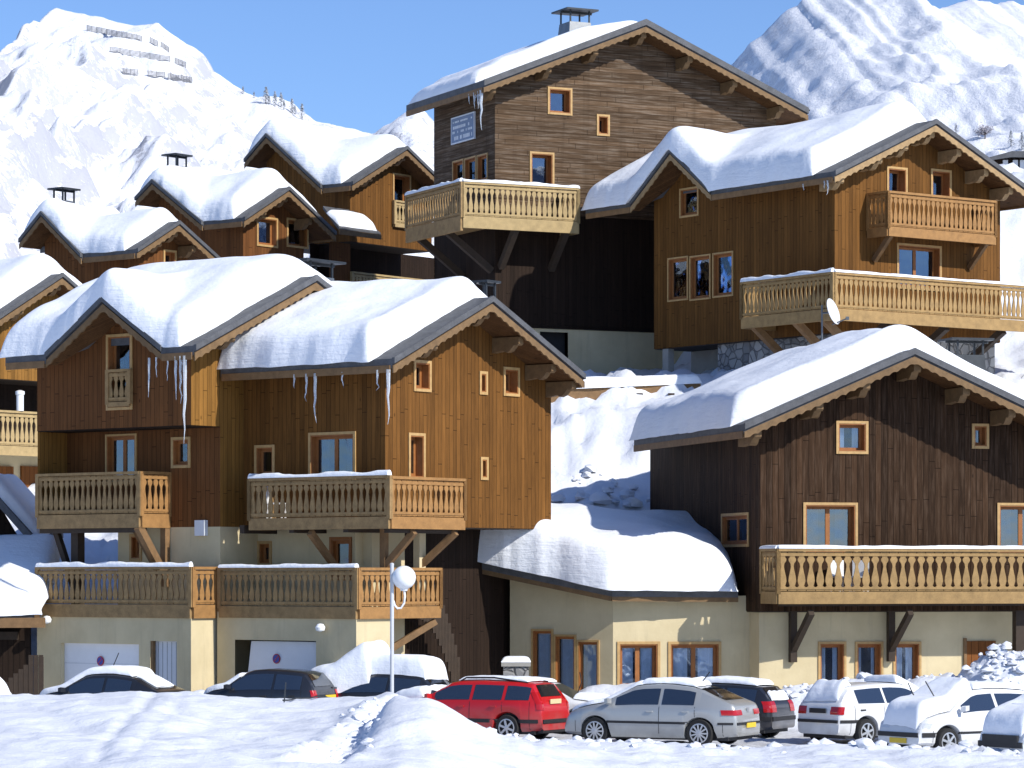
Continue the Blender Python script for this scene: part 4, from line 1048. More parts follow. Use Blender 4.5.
class Mountain:
    def __init__(s, prof, Yr, Y0, z0, amp, seed, g=1.3, jag=3., nx=480, ny=190, mat='mountain', rib=0.):
        s.rib = rib
        s.px = [p[0] for p in prof]; s.py = [p[1] for p in prof]; s.Yr, s.Y0, s.z0, s.amp, s.seed, s.g, s.jag = Yr, Y0, z0, amp, seed, g, jag
        xs = np.linspace((s.px[0]-CX)/F*Yr, (s.px[-1]-CX)/F*Yr, nx); ts = np.concatenate([np.linspace(0, 1, ny), [1.03, 1.1, 1.25]])
        m = MB()
        for t in ts:
            for x in xs: m.v.append((x, Y0+(Yr-Y0)*t, s.z(x, Y0+(Yr-Y0)*t)))
        m.f = [(i*nx+j, i*nx+j+1, (i+1)*nx+j+1, (i+1)*nx+j) for i in range(len(ts)-1) for j in range(nx-1)]
        s.o = m.build('mountain', mat, smooth=True, angle=0); s.o['kind'] = 'structure'
    def z(s, X, Y):
        t = (Y-s.Y0)/(s.Yr-s.Y0); px = CX+F*X/s.Yr
        zr = ZC+(HZ-float(np.interp(px, s.px, s.py)))/F*s.Yr + s.jag*fbm(X*.035, s.seed, 0, 5)
        if t > 1: return s.z0+(zr-s.z0)*(1-(t-1)*1.6)
        w = 4*t*(1-t)*.8+.08 if t > 0 else 0
        k = X*.012; q = Y*.004
        wx = .7*fbm(X*.006, Y*.006, s.seed)
        rid = 1-abs(fbm(k+wx, q, s.seed+2, 4))*1.8            # ribs running down the face
        d = s.amp*w*(.55*(rid-.6) + .5*fbm(X*.03, Y*.012, s.seed+5, 5) + .12*fbm(X*.09, Y*.05, s.seed+6, 3))
        st = 1-2*abs(fbm(X*.045-Y*.012, Y*.012+X*.01, s.seed+11, 4))     # fine slanting gullies
        d += s.amp*(.17 if s.rib else .07)*w*(st-.5)
        if s.rib:
            dx = (55-62*(1-t)**1.1)-px          # a buttress falls from the summit to the left, its left flank steep
            if dx > 0: d -= s.rib*min(1, dx/34)*w*(1-t)**.2
            dx = (150-95*(1-t))-px
            d += s.rib*.35*math.exp(-(dx/16)**2)*w
            dx = (228-60*(1-t))-px
            d += s.rib*.3*math.exp(-(dx/20)**2)*w
        return s.z0+(zr-s.z0)*t**s.g + d
    def hit(s, px, py):
        for i in range(700):
            Y = s.Y0+(s.Yr-s.Y0)*(.25+.75*i/700); X = (px-CX)/F*Y; zz = ZC+(HZ-py)/F*Y
            if s.z(X, Y) >= zz: return Vector((X, Y, s.z(X, Y)))
        Y = s.Yr; X = (px-CX)/F*Y; return Vector((X, Y, s.z(X, Y)))
ML = Mountain([(-420, 150), (-120, 85), (-30, 62), (0, 70), (22, 70), (33, 66), (43, 42), (49, 11), (55, 3), (75, 11), (110, 24), (135, 28), (158, 27), (176, 38), (192, 45), (204, 54), (214, 72), (236, 86), (256, 95), (272, 99), (290, 106), (302, 114), (316, 123), (346, 126), (378, 130), (398, 122), (418, 112), (428, 118), (445, 130), (520, 142), (640, 158), (900, 210)],
              1500., 300., 14., 30., 3.1, rib=26.)
MR = Mountain([(240, 230), (500, 175), (640, 120), (700, 85), (735, 57), (760, 36), (786, 15), (801, 5), (815, 0), (832, -12), (880, -22), (915, -8), (931, 4), (939, 8), (948, 5), (960, 1), (975, -3), (990, -2), (1003, 4), (1024, 9), (1080, 20), (1300, 40), (1500, 80)],
              2000., 420., 12., 13., 9.7, g=1.25, jag=7., mat='mountain_r')
# rows of avalanche barriers near the left summit
MAT['barrier'] = plain('barrier_steel', (.22, .22, .23), .7, .2, 1)
def barrier(px0, py0, px1, py1, hgt=2.4):
    a, b = ML.hit(px0, py0), ML.hit(px1, py1)
    c = ML.hit((px0+px1)/2, (py0+py1)/2); c.z -= .5
    row = 'top row' if py0 < 44 else 'middle row' if py0 < 60 else 'lowest row'
    lab = {87: 'longest grey avalanche barrier just below the left summit', 110: 'long grey avalanche barrier in the middle row under the summit', 150: 'short stub of grey barrier right of the topmost long one', 161: 'slanting short grey barrier near the shoulder of the summit ridge',
           175: 'short grey barrier continuing the middle row to the right', 123: 'short grey barrier at the left end of the lowest row', 148: 'short grey barrier in the centre of the lowest row', 168: 'thin sloping grey barrier at the right end of the lowest row'}[px0]
    r = thing('avalanche_barrier', lab, 'snow barrier', c, 0, 'avalanche barriers on the left summit')
    n = max(2, int((b-a).length/4)); pa = MB(); po = MB()
    pts = [ML.hit(px0+(px1-px0)*i/n, py0+(py1-py0)*i/n) for i in range(n+1)]
    for p, q in zip(pts, pts[1:]):
        if abs(p.y-q.y) > 40: continue
        for k in range(5):
            o = Vector((0, -.1*k, .3+hgt*k/4.6))-c; pa.beam(p+o, q+o, .18, .30)
    for p in pts: po.beam(p-c+Vector((0, .3, -.8)), p-c+Vector((0, -.4, hgt+.3)), .22, .22, (1, 0, 0))
    pa.build('rails', 'barrier', r); po.build('posts', 'barrier', r)
for q in ((87, 31, 142, 42), (150, 44, 158, 47), (161, 48, 169, 53), (110, 53, 170, 62.5), (175, 64, 186, 68), (123, 75, 138, 76), (148, 77, 165, 79), (168, 80, 192, 84)): barrier(*q)

# ================================================================== trees
MAT['needles'] = plain('snowy_needles', (.55, .58, .62), .9, .6, .6)
MAT['twigs'] = plain('frosted_twigs', (.30, .29, .33), .9, .4, .6)
MAT['bark'] = plain('bark', (.10, .08, .07), .9, .3, 4)
def conifer(loc, h, lab, seed, group):
    r = thing('pine_tree', lab, 'tree', loc, seed*1.3, group); rr = random.Random(seed)
    m = MB(); m.tube([(0, 0, -.5), (0, 0, h*.5), (0, 0, h*.96)], [h*.025, h*.016, .02], 6); m.build('trunk', 'bark', r)
    c = MB(); n = 260
    for i in range(n):
        f = rr.random()**.75; z = h*(.10+.9*f); R_ = h*.30*(1-f)**.85*rr.uniform(.35, 1.12)+.03; a = rr.uniform(0, 6.283)
        p = Vector((R_*math.cos(a), R_*math.sin(a), z-R_*.35)); s_ = h*.045*rr.uniform(.6, 1.4)
        t = Vector((math.cos(a), math.sin(a), -.35)); u = Vector((-math.sin(a), math.cos(a), rr.uniform(-.4, .4)))
        c.add([p-t*s_*1.5+u*s_*.5, p+t*s_*1.2+u*s_*.15, p+t*s_*1.0-u*s_*.6, p-t*s_*.9-u*s_*.7], [(0, 1, 2, 3)])
    c.build('crown', 'needles', r, recalc=False)
def bushy(loc, h, w, lab, seed):
    r = thing('bare_tree', lab, 'tree', loc); rr = random.Random(seed)
    t = MB(); c = MB(); t.tube([(0, 0, -.5), (.05, 0, h*.25), (0, 0, h*.5)], [h*.04, h*.03, h*.015], 6)
    for i in range(16):
        a = rr.uniform(0, 6.283); e = rr.uniform(.25, 1.35); L_ = h*.5*rr.uniform(.6, 1)
        q = Vector((math.cos(a)*math.cos(e)*w*.5, math.sin(a)*math.cos(e)*w*.5, h*.3+math.sin(e)*L_))
        t.tube([(0, 0, h*.25), q*.55+Vector((0, 0, h*.08)), q], [h*.02, h*.012, .01], 5)
        for k in range(26):
            p = q*rr.uniform(.6, 1.05)+Vector([rr.gauss(0, h*.07) for _ in range(3)]); d = Vector([rr.gauss(0, 1) for _ in range(3)]).normalized()*h*.06; e2 = d.orthogonal()*.35
            c.add([p-d, p+e2, p+d, p-e2], [(0, 1, 2, 3)])
    t.build('trunk', 'bark', r); c.build('crown', 'twigs', r, recalc=False)
for i, (px, py, hp, lab) in enumerate(((243, 95, 8, 'small frosted pine furthest left on the ridge'), (254, 99, 7, 'short frosted pine on the ridge left of the clump'),
        (266, 104, 17, 'tallest frosted pine standing up at the left of the ridge clump'), (269, 105, 9, 'frosted pine right beside the tallest one of the clump'), (275, 107, 15, 'broad frosted pine in the left half of the clump'),
        (281, 108, 15, 'second tallest frosted pine in the middle of the clump'), (284, 110, 10, 'frosted pine in the middle of the clump leaning on its neighbour'), (292, 114, 15, 'frosted pine in the right half of the clump'), (295, 115, 9, 'frosted pine where the clump starts to drop'), (302, 120, 16, 'dark frosted pine ending the clump on the right'))):
    p = ML.hit(px, py); conifer(p, hp*p.y/F, lab, 100+i, 'frosted pines on the left ridge')
def rock_hit(px, py): return MR.hit(px, py)
p = rock_hit(985, 141); bushy(p, 19*p.y/F, 22*p.y/F, 'round frosted leafless tree above the right roof', 7)
for i, (px, py, hp, lab) in enumerate(((956, 134, 10, 'small dark pine just above the right verge'), (1011, 148, 16, 'pointed frosted pine over the dark far roof'), (1022, 150, 17, 'bushy frosted pine cut by the right edge'))):
    p = rock_hit(px, py); conifer(p, hp*p.y/F, lab, 130+i, 'frosted pines at the right edge')
# far dark house peeping over the right verge
fh = thing('far_house', 'dark house peeping out beyond the right verge under a thin snowy roof', 'house', at(1030, 200, 150))
m = MB(); o_ = Vector(fh.location); q = [at(990, 157, 150)-o_, at(1012, 151, 150)-o_, at(1075, 151, 150)-o_, at(1075, 158, 150)-o_, at(1012, 157, 150)-o_, at(992, 160, 150)-o_]
m.prism(q, (0, 6, .5)); m.build('roof', 'slate', fh)
m = MB(); q = [at(995, 159, 150.5)-o_, at(1070, 157, 150.5)-o_, at(1070, 230, 150.5)-o_, at(995, 230, 150.5)-o_]; m.prism(q, (0, 5, 0)); m.build('wall', 'wood_dark_shade', fh)
for a, b in ((1003, 1008), (1013, 1018), (1020, 1026)):
    m = MB(); q = [at(a, 160, 150.4)-o_, at(b, 160, 150.4)-o_, at(b, 168, 150.4)-o_, at(a, 168, 150.4)-o_]; m.prism(q, (0, .06, 0)); m.build('window', 'door_grey', fh)

# ================================================================== parked cars
KINDS = {
 'wagon': dict(top=[(-.5,.44),(-.497,.55),(-.488,.66),(-.475,.70),(-.455,.80),(-.425,.945),(-.40,.965),(-.33,.985),(-.12,1.),(.02,.985),(.075,.955),(.23,.685),(.30,.66),(.40,.615),(.46,.56),(.488,.47),(.5,.38)],
               belt=(.66,.63), side=[(-.425,-.285),(-.265,-.085),(-.065,.155)], ws=(.085,.222), rw=(-.468,-.428)),
 'fastback': dict(top=[(-.5,.46),(-.495,.56),(-.485,.655),(-.475,.69),(-.45,.725),(-.40,.78),(-.30,.91),(-.23,.962),(-.12,.995),(-.04,1.),(.04,.985),(.09,.955),(.27,.675),(.34,.64),(.42,.585),(.47,.52),(.49,.44),(.5,.36)],
               belt=(.655,.625), side=[(-.27,-.085),(-.065,.185)], ws=(.10,.262), rw=(-.425,-.245)),
 'hatch': dict(top=[(-.5,.44),(-.497,.55),(-.487,.65),(-.475,.695),(-.44,.82),(-.395,.94),(-.35,.965),(-.22,.99),(-.06,1.),(.04,.985),(.09,.95),(.27,.67),(.36,.635),(.44,.575),(.48,.49),(.5,.38)],
               belt=(.66,.625), side=[(-.385,-.17),(-.15,.19)], ws=(.10,.262), rw=(-.466,-.402)),
}
class Car:
    def __init__(s, label, px, Y, yaw, kind, L, W, H, paint, wb=None, z=0., r=.305, group='cars parked in the snowy lot', side=None, spokes=6):
        k = KINDS[kind]; s.k = k; s.L, s.W, s.H, s.r = L, W, H, r
        c = at(px, 0, Y); s.root = thing('parked_car', label, 'car', (c.x, Y, z), R(yaw), group)
        wb = wb or L*.605; s.xf = L*.5-L*.195; s.xr = s.xf-wb; s.tx = [p[0]*L for p in k['top']]; s.tz = [p[1]*H for p in k['top']]
        st = set(np.round(np.arange(-L/2, L/2+.001, .075), 3)) | set(round(x, 3) for x in s.tx)
        for xw in (s.xf, s.xr): st |= set(np.round(np.linspace(xw-.37, xw+.37, 21), 3))
        st = sorted(x for x in st if -L/2 <= x <= L/2)
        m = MB(); n = 0
        for x in st:
            h = s.sec(x); ring = [(x, y, z_) for y, z_ in h] + [(x, -y, z_) for y, z_ in h[-2:0:-1]]
            n = len(ring); m.v += ring
        m.f = [(i*n+j, i*n+(j+1) % n, (i+1)*n+(j+1) % n, (i+1)*n+j) for i in range(len(st)-1) for j in range(n)]
        m.f += [tuple(range(n))[::-1], tuple(range((len(st)-1)*n, len(st)*n))]
        s.body = m.build('body', paint, s.root, smooth=True, angle=38)
        m = MB()
        for xw in (s.xf, s.xr): m.box(xw-.36, xw+.36, -W*.40, W*.40, .2, .66)
        m.box(-L/2+.2, L/2-.2, -W*.4, W*.4, .16, .24); m.build('underbody', 'plastic', s.root)
        for xw in (s.xf, s.xr):
            for sy in (1, -1): s.wheel(xw, sy, spokes)
        for sy in (1, -1):
            for a, b in (side or k['side']): s.sidewin(a*L, b*L, sy)
        s.topwin('windscreen', k['ws'], .93); s.topwin('rear_window', k['rw'], .86)
    def T(s, x): return float(np.interp(x, s.tx, s.tz))
    def bt(s, x): a, b = s.k['belt']; return s.H*(a+(b-a)*(x/s.L+.5))
    def w(s, x): q = abs(x)/(s.L/2); return s.W/2*(1-.20*q**6-.02*q*q)
    def zb(s, x):
        z = .20+.06*(abs(x)/(s.L/2))**4
        for xw in (s.xf, s.xr):
            d = abs(x-xw)
            if d < .37: z = max(z, .29+math.sqrt(.37**2-d*d))
        return z
    def sec(s, x):
        T = s.T(x); B = min(s.bt(x), T-.045); z0 = min(s.zb(x), B-.05); w = s.w(x)
        g = min(1, max(0, (T-B)/(s.H-s.bt(x)))); y5 = w-.055-.20*g; y6 = y5-.075
        return [(0, z0), (w-.09, z0), (w-.02, z0+(B-z0)*.12), (w, z0+(B-z0)*.45), (w-.005, z0+(B-z0)*.78), (w-.032, B), (y5, B+(T-B)*.88), (y6, B+(T-B)*.975), (y6*.5, B+(T-B)*.997), (0, T)]
    def surf(s, x, y):
        h = s.sec(x)[5:]; ys = [p[0] for p in h][::-1]; zs = [p[1] for p in h][::-1]
        return float(np.interp(abs(y), ys, zs))
    def xrear(s, z):
        for i in range(400):
            x = -s.L/2+s.L*.4*i/400
            if s.T(x) >= z: return x
        return -s.L/2
    def sidewin(s, a, b, sy):
        m = MB(); n = 14; vs = []
        for i in range(n+1):
            x = a+(b-a)*i/n; h = s.sec(x); p, q = h[5], h[6]
            for f in (.10, .9): vs.append((x, sy*(p[0]+(q[0]-p[0])*f+.008), p[1]+(q[1]-p[1])*f))
        m.add(vs, [(2*i, 2*i+2, 2*i+3, 2*i+1) for i in range(n)]); m.build('side_window', 'car_glass', s.root, recalc=False)
    def topwin(s, nm, rg, k):
        m = MB(); vs = []; n, c = 10, 8
        for i in range(n+1):
            x = (rg[0]+(rg[1]-rg[0])*i/n)*s.L; e = .01; d = (s.T(x+e)-s.T(x-e))/(2*e); l = math.hypot(d, 1); y6 = s.sec(x)[7][0]*k
            for j in range(c+1):
                y = y6*(-1+2*j/c); vs.append((x-d/l*.012, y, s.surf(x, y)+1/l*.012))
        m.add(vs, [(i*(c+1)+j, i*(c+1)+j+1, (i+1)*(c+1)+j+1, (i+1)*(c+1)+j) for i in range(n) for j in range(c)]); m.build(nm, 'car_glass', s.root, smooth=True, recalc=False)
    def wheel(s, xw, sy, spokes):
        r = s.r; yc = sy*(s.w(xw)-.10); m = MB(); o = sy
        m.lathe([(r*.6, -.09*o), (r*.93, -.095*o), (r, -.07*o), (r, .06*o), (r*.94, .088*o), (r*.70, .085*o), (r*.66, .05*o)], 'y', (xw, yc, r), 28)
        t = m.build('wheel', 'tyre', s.root, smooth=True, angle=40)
        q = MB(); q.lathe([(r*.69, .05*o), (r*.70, .09*o), (r*.62, .094*o), (r*.60, .06*o)], 'y', (xw, yc, r), 28)
        q2 = MB(); q2.v = q.v; q2.f = q.f[:-2]
        for k in range(spokes):
            a = 2*math.pi*k/spokes+.3; c, d = math.cos(a), math.sin(a)
            q2.beam((xw+c*.03, yc+.085*o, r+d*.03), (xw+c*r*.64, yc+.078*o, r+d*r*.64), .05 if spokes < 8 else .036, .03, (0, 1, 0))
        q2.lathe([(.055, .06*o), (.055, .1*o), (.02, .104*o)], 'y', (xw, yc, r), 14)
        q2.build('rim', 'alloy', t)
    def tail(s, z0, z1, wrap=.18, inn=.25, mat='tail'):
        for sy in (1, -1):
            m = MB(); vs = []
            for z in np.linspace(z0, z1, 4):
                x = s.xrear(z)-.014
                def yw(xx):      # half width of the body at that height
                    h = s.sec(xx); zs = [p[1] for p in h[1:8]]; ysx = [p[0] for p in h[1:8]]
                    return float(np.interp(z, zs, ysx))
                we = yw(x+.03)
                vs += [(x, sy*(we-inn), z), (x, sy*(we-.03), z)] + [(x+o_, sy*(yw(x+o_+.012)+.014), z) for o_ in (.012, .03, .06, .02+wrap*.5, .02+wrap)]
            m.add(vs, [(i*7+j, i*7+j+1, i*7+8+j, i*7+7+j) for i in range(3) for j in range(6)]); m.build('tail_light', mat, s.root, recalc=False)
    def headl(s, z0=.60, z1=.72, inn=.36):
        z0 *= s.H/1.42; z1 *= s.H/1.42
        for sy in (1, -1):
            m = MB(); vs = []
            for z in np.linspace(z0, z1, 3):
                x = max(xx for xx in np.linspace(s.L*.3, s.L*.5, 120) if s.T(xx) >= z or xx < s.L*.31)+.012; we = s.w(x-.03)
                vs += [(x, sy*(we-inn), z), (x-.005, sy*(we-.06), z), (x-.06, sy*(we-.0), z), (x-.22, sy*(s.w(x-.22)+.008), z)]
            m.add(vs, [(i*4+j, i*4+j+1, i*4+5+j, i*4+4+j) for i in range(2) for j in range(3)]); m.build('headlight', 'head', s.root, recalc=False)
    def strip(s, z, hgt, xa, xb, sides=(1, -1), rear=False, front=False, mat='plastic', name='side_trim'):
        for sy in sides:
            m = MB(); n = 30; vs = []
            for i in range(n+1):
                x = xa+(xb-xa)*i/n; h = s.sec(x)
                for zz in (z-hgt/2, z+hgt/2):
                    zs = [p[1] for p in h[1:7]]; ysx = [p[0] for p in h[1:7]]; vs.append((x, sy*(float(np.interp(zz, zs, ysx))+.014), zz))
            m.add(vs, [(2*i, 2*i+2, 2*i+3, 2*i+1) for i in range(n)]); m.build(name, mat, s.root, recalc=False)
        for on, sg in ((rear, -1), (front, 1)):
            if on:
                m = MB(); x = sg*s.L/2; w = s.w(x)-.02; m.box(min(x, x+sg*.03), max(x, x+sg*.03), -w, w, z-hgt/2, z+hgt/2); m.build('bumper_trim', mat, s.root)
    def plate(s, z, mat='plate_y', front=False, y=0.):
        x = (s.L/2+.012) if front else s.xrear(z-.03)-.03
        m = MB(); m.box(x-.01, x+.012, y-.26, y+.26, z-.055, z+.055); m.build('number_plate', mat, s.root)
    def mirrors(s, paint):
        for sy in (1, -1):
            x = s.k['ws'][1]*s.L-.22; y = s.w(x); z = s.bt(x)+.06
            m = MB(); m.prism([(x-.02, sy*(y-.03), z), (x+.08, sy*(y+.02), z-.03), (x+.07, sy*(y+.17), z), (x-.02, sy*(y+.19), z+.02)], (0, 0, .11)); m.build('mirror', paint, s.root)
    def handles(s, paint='plastic'):
        for sy in (1, -1):
            for a, b in s.k['side'][-2:]:
                x = a*s.L+.12; y = s.w(x); m = MB(); m.box(x, x+.16, sy*y-.02, sy*y+.02, s.bt(x)-.13, s.bt(x)-.095); m.build('door_handle', paint, s.root)
        m = MB()
        for sy in (1, -1):       # shut lines of the doors
            for a, b in s.k['side']:
                x = a*s.L-.03; n = 8; h = s.sec(x)
                for i in range(n):
                    z0 = .30+(s.bt(x)-.3)*i/n; z1 = .30+(s.bt(x)-.3)*(i+1)/n; zs = [p[1] for p in h[1:7]]; yx = [p[0] for p in h[1:7]]
                    if s.zb(x) > z0: continue
                    y0, y1 = float(np.interp(z0, zs, yx))+.003, float(np.interp(z1, zs, yx))+.003
                    m.add([(x-.006, sy*y0, z0), (x+.006, sy*y0, z0), (x+.006, sy*y1, z1), (x-.006, sy*y1, z1)], [(0, 1, 2, 3)])
            for x in (-s.L/2+.30, s.L/2-.32):
                h = s.sec(x); zs = [p[1] for p in h[1:7]]; yx = [p[0] for p in h[1:7]]
                for i in range(6):
                    z0 = .26+.30*i/6; z1 = .26+.30*(i+1)/6
                    if s.zb(x) > z0: continue
                    y0, y1 = float(np.interp(z0, zs, yx))+.003, float(np.interp(z1, zs, yx))+.003
                    m.add([(x-.006, sy*y0, z0), (x+.006, sy*y0, z0), (x+.006, sy*y1, z1), (x-.006, sy*y1, z1)], [(0, 1, 2, 3)])
        if m.v: m.build('door_seam', 'plastic', s.root, recalc=False)
    def snow(s, a, b, t, seed, wk=1.0, r=.12, wob=.05, yoff=0., rough=.05):
        def mp(x, y): x = min(s.L/2-.01, max(-s.L/2+.01, x)); return x, y/.65*s.sec(x)[7][0]*wk+yoff
        return snow_sheet('snow_cover', s.root, a*s.L, b*s.L, -.65, .65, lambda x, y: s.surf(mp(x, y)[0], mp(x, y)[1])+.016, t, seed, r=(r*1.6, r*1.6, r*1.5, r*1.5), wob=wob, nx=44, ny=30, blur=3, mat='snow_car', mapf=mp, rough=rough)
    def wiper(s, y, L=.55, lean=.25):
        x = s.k['ws'][1]*s.L-.05; z = s.surf(x, y); m = MB(); m.tube([(x, y, z), (x+.18, y+lean*.4, z+L*.6), (x+.2, y+lean, z+L)], .014, 5); m.build('wiper', 'plastic', s.root)
    def aerial(s, x, L=.45):
        m = MB(); x *= s.L; z = s.T(x); m.tube([(x, 0, z-.02), (x-L*.5, 0, z+L)], .012, 5); m.build('aerial', 'plastic', s.root)

c = Car('red estate car with roof rails, parked behind the snowbank', 476, 77, 150, 'wagon', 4.42, 1.72, 1.42, 'red_paint', r=.31)
c.tail(.74, 1.16, .1, .10); c.plate(.93, 'plate_w'); c.strip(.47, .09, -2.12, 2.1, rear=True); c.mirrors('red_paint'); c.handles('red_paint')
for sy in (1, -1):
    m = MB(); pts = [(x, sy*(c.sec(x)[7][0]-.02), c.T(x)+(.07 if -1.6 < x < .0 else .0)) for x in (-1.72, -1.6, -.8, -.05, .1)]; m.tube(pts, .02, 6); m.build('roof_rail', 'plastic', c.root)
c.snow(-.37, .05, .07, 201, .86, .07); c.snow(.235, .47, .25, 202, .98, .14)
m = MB(); m.box(-2.2, -2.06, -.62, .62, .20, .30); m.build('lower_valance', 'plastic', c.root)

c = Car('silver fastback with its bonnet and roof dusted with snow, in the front row', 662, 74, 153, 'fastback', 4.32, 1.77, 1.43, 'silver_paint', wb=2.62, r=.325, spokes=11)
c.tail(.74, .86, .30, .34); c.plate(.50, 'plate_y', y=-.1); c.strip(.55, .055, -1.02, 1.22); c.strip(.55, .05, -2.1, -1.75, rear=True); c.mirrors('silver_paint'); c.handles('silver_paint')
c.snow(.06, .485, .11, 211, .95, .10, .09); c.snow(-.24, .05, .12, 212, .9, .1, .09)
m = MB(); m.tube([(-.95, 0, c.T(-.95)), (-1.2, 0, c.T(-.95)+.32)], .012, 5); m.build('aerial', 'plastic', c.root)
m = MB(); x = c.xrear(.86)-.03; m.box(x-.012, x+.01, -.05, .05, .80, .90); m.build('badge', 'alloy', c.root)

c = Car('white two-door hatchback seen from behind, snow slumped over its rear window', 877, 75, 40, 'hatch', 3.92, 1.68, 1.42, 'white_paint', side=[(-.36, -.145), (-.125, .19)])
c.tail(.72, .90, .10, .26); c.strip(.56, .07, -1.93, -1.45, rear=True); c.strip(.50, .05, -.75, 1.0); c.mirrors('white_paint'); c.handles(); c.plate(.80, 'plastic')
c.snow(-.47, -.35, .15, 221, .98, .16, .06, rough=.06); c.snow(.03, .48, .2, 223, .98, .12); 
c = Car('small white hatchback facing left with snow piled on bonnet and windscreen, at right', 962, 70.5, 216, 'hatch', 3.8, 1.65, 1.43, 'white_paint', side=[(-.37, -.10), (-.075, .19)])
c.headl(); c.strip(.47, .10, 1.45, 1.84, front=True); c.strip(.50, .05, -.75, .85); c.plate(.34, 'plate_y', front=True); c.mirrors('white_paint'); c.handles('white_paint')
c.snow(.055, .492, .30, 231, 1.03, .12, .05); c.snow(-.40, .03, .13, 232, .92, .08); c.wiper(.35, .6, -.3); c.wiper(-.3, .55, -.2)
c = Car('white car cut by the right edge, nose buried so that just a black grille shows', 1068, 66.5, 216, 'hatch', 3.9, 1.66, 1.40, 'white_paint')
c.headl(.58, .70); c.strip(.46, .12, 1.5, 1.9, front=True); c.snow(.0, .495, .34, 241, 1.08, .14, .05); c.snow(-.42, -.02, .2, 242, 1.0, .1); c.wiper(.3, .6, -.2)
m = MB(); m.box(1.93, 1.985, -.5, .5, .50, .66); m.build('grille', 'plastic', c.root)
c = Car('black hatchback under a white snow cap wedged between the silver and white cars', 716, 77.4, 150, 'hatch', 3.6, 1.66, 1.33, 'black_paint')
c.tail(.66, .92, .16, .26); c.snow(-.37, .05, .13, 251, .98, .12); c.snow(-.478, -.44, .10, 253, .9, .05, .02); c.snow(.1, .48, .28, 252, 1.0, .12); c.strip(.5, .1, -1.8, -1.5, rear=True); c.mirrors('black_paint')
c = Car('white car behind the red estate with its wiper raised off the windscreen', 541, 79.4, -18, 'hatch', 3.9, 1.68, 1.30, 'white_paint')
c.headl(); c.wiper(-.2, .62, -.35); c.snow(.26, .48, .16, 261, .95, .1); c.snow(-.4, .06, .06, 262, .9, .1)
m = MB(); m.box(1.955, 1.98, -.45, .45, .52, .62); m.build('grille', 'plastic', c.root)
c = Car('dark saloon with snow on roof and bootlid before the left garage door', 110, 78, 155, 'fastback', 3.8, 1.68, 1.42, 'black_paint', z=.12)
c.snow(-.25, .45, .17, 271, 1.0, .12, .03); c.snow(-.41, -.265, .07, 272, .72, .1, .04); c.mirrors('black_paint'); c.aerial(.0, .5); c.strip(.9, .07, -1.9, -1.5)
c = Car('black city car with clean windows before the tilted garage door', 268, 78.3, 156, 'hatch', 3.25, 1.60, 1.52, 'black_paint', z=.12)
c.tail(.72, 1.02, .06, .12); c.plate(.84, 'plate_y', y=-.15); c.snow(.14, .48, .16, 281, 1.0, .12); c.mirrors('black_paint'); c.handles()
c = Car('car buried in snow beside the street lamp, just its dark rear windows clear', 380, 78.6, 153, 'hatch', 3.8, 1.66, 1.44, 'black_paint', z=.1)
c.snow(-.42, .06, .40, 291, 1.12, .14, .04); c.snow(-.02, .49, .72, 292, 1.3, .2, .05); c.mirrors('black_paint')
c = Car('white car at the left edge showing only a snowy rear end and tail light', -62, 76.3, 150, 'hatch', 3.9, 1.68, 1.42, 'white_paint')
c.tail(.80, .98, .12, .26); c.snow(-.46, .05, .2, 301, .98, .12)

# ================================================================== street lamp, dish, small things
b = at(392, 0, 71.5)
sl = thing('street_lamp', 'white street lamp with one round globe on a curled arm', 'street lamp', (b.x, 71.5, .2))
pt = at(392, 565, 71.5).z-.2
m = MB(); m.tube([(0, 0, -.2), (0, 0, pt)], .043, 14); m.lathe([(.047, 0), (.047, .03), (.02, .05)], 'z', (0, 0, pt), 14); m.build('post', 'lamp_grey', sl, smooth=True)
gc = at(404, 577.5, 71.5); gx, gz = gc.x-b.x, gc.z-.2
m = MB(); m.tube([(.03, 0, gz-.52), (.06, 0, gz-.62), (.12, 0, gz-.69), (.20, 0, gz-.68), (gx, 0, gz-.58), (gx+.02, 0, gz-.42), (gx, 0, gz-.24)], .025, 8); m.build('arm', 'white_metal', sl, smooth=True)
m = MB(); n = 16; m.lathe([(.265*math.sin(math.pi*i/n)+.001, -.265*math.cos(math.pi*i/n)) for i in range(n+1)], 'z', (gx, 0, gz), 28); gl = m.build('globe', 'globe', sl, smooth=True, angle=0)
m = MB(); m.lathe([(.07, -.30), (.09, -.26), (.09, -.22)], 'z', (gx, 0, gz), 14); m.build('collar', 'white_metal', sl)

b = at(822, 333, 97.2)
sd = thing('satellite_dish', 'grey satellite dish on a thin pole before the long upper balcony', 'satellite dish', b)
m = MB(); m.tube([(0, 0, -.9), (0, 0, .85)], .03, 8); m.build('pole', 'zinc', sd)
m = MB(); pr = [(.02, 0), (.15, .012), (.27, .045), (.36, .085), (.365, .10), (.355, .095), (.26, .058), (.14, .026), (.02, .014)]
m.lathe(pr, 'z', (0, 0, 0), 24); mt = Matrix.Translation((.26, -.05, .62)) @ Matrix.Rotation(R(-34), 4, 'Z') @ Matrix.Rotation(R(72), 4, 'Y')
m.v = [tuple(mt @ Vector((p[0]*1.15, p[1]*.95, p[2]))) for p in m.v]; dsh = m.build('dish', 'door_grey', sd, smooth=True)
m = MB(); m.tube([(0, 0, .6), (.27, -.05, .62)], .03, 6); m.tube([(.3, -.05, .25), (.72, -.2, .42)], .02, 6); m.box(.70, .80, -.25, -.15, .38, .48); m.build('receiver_arm', 'zinc', sd)

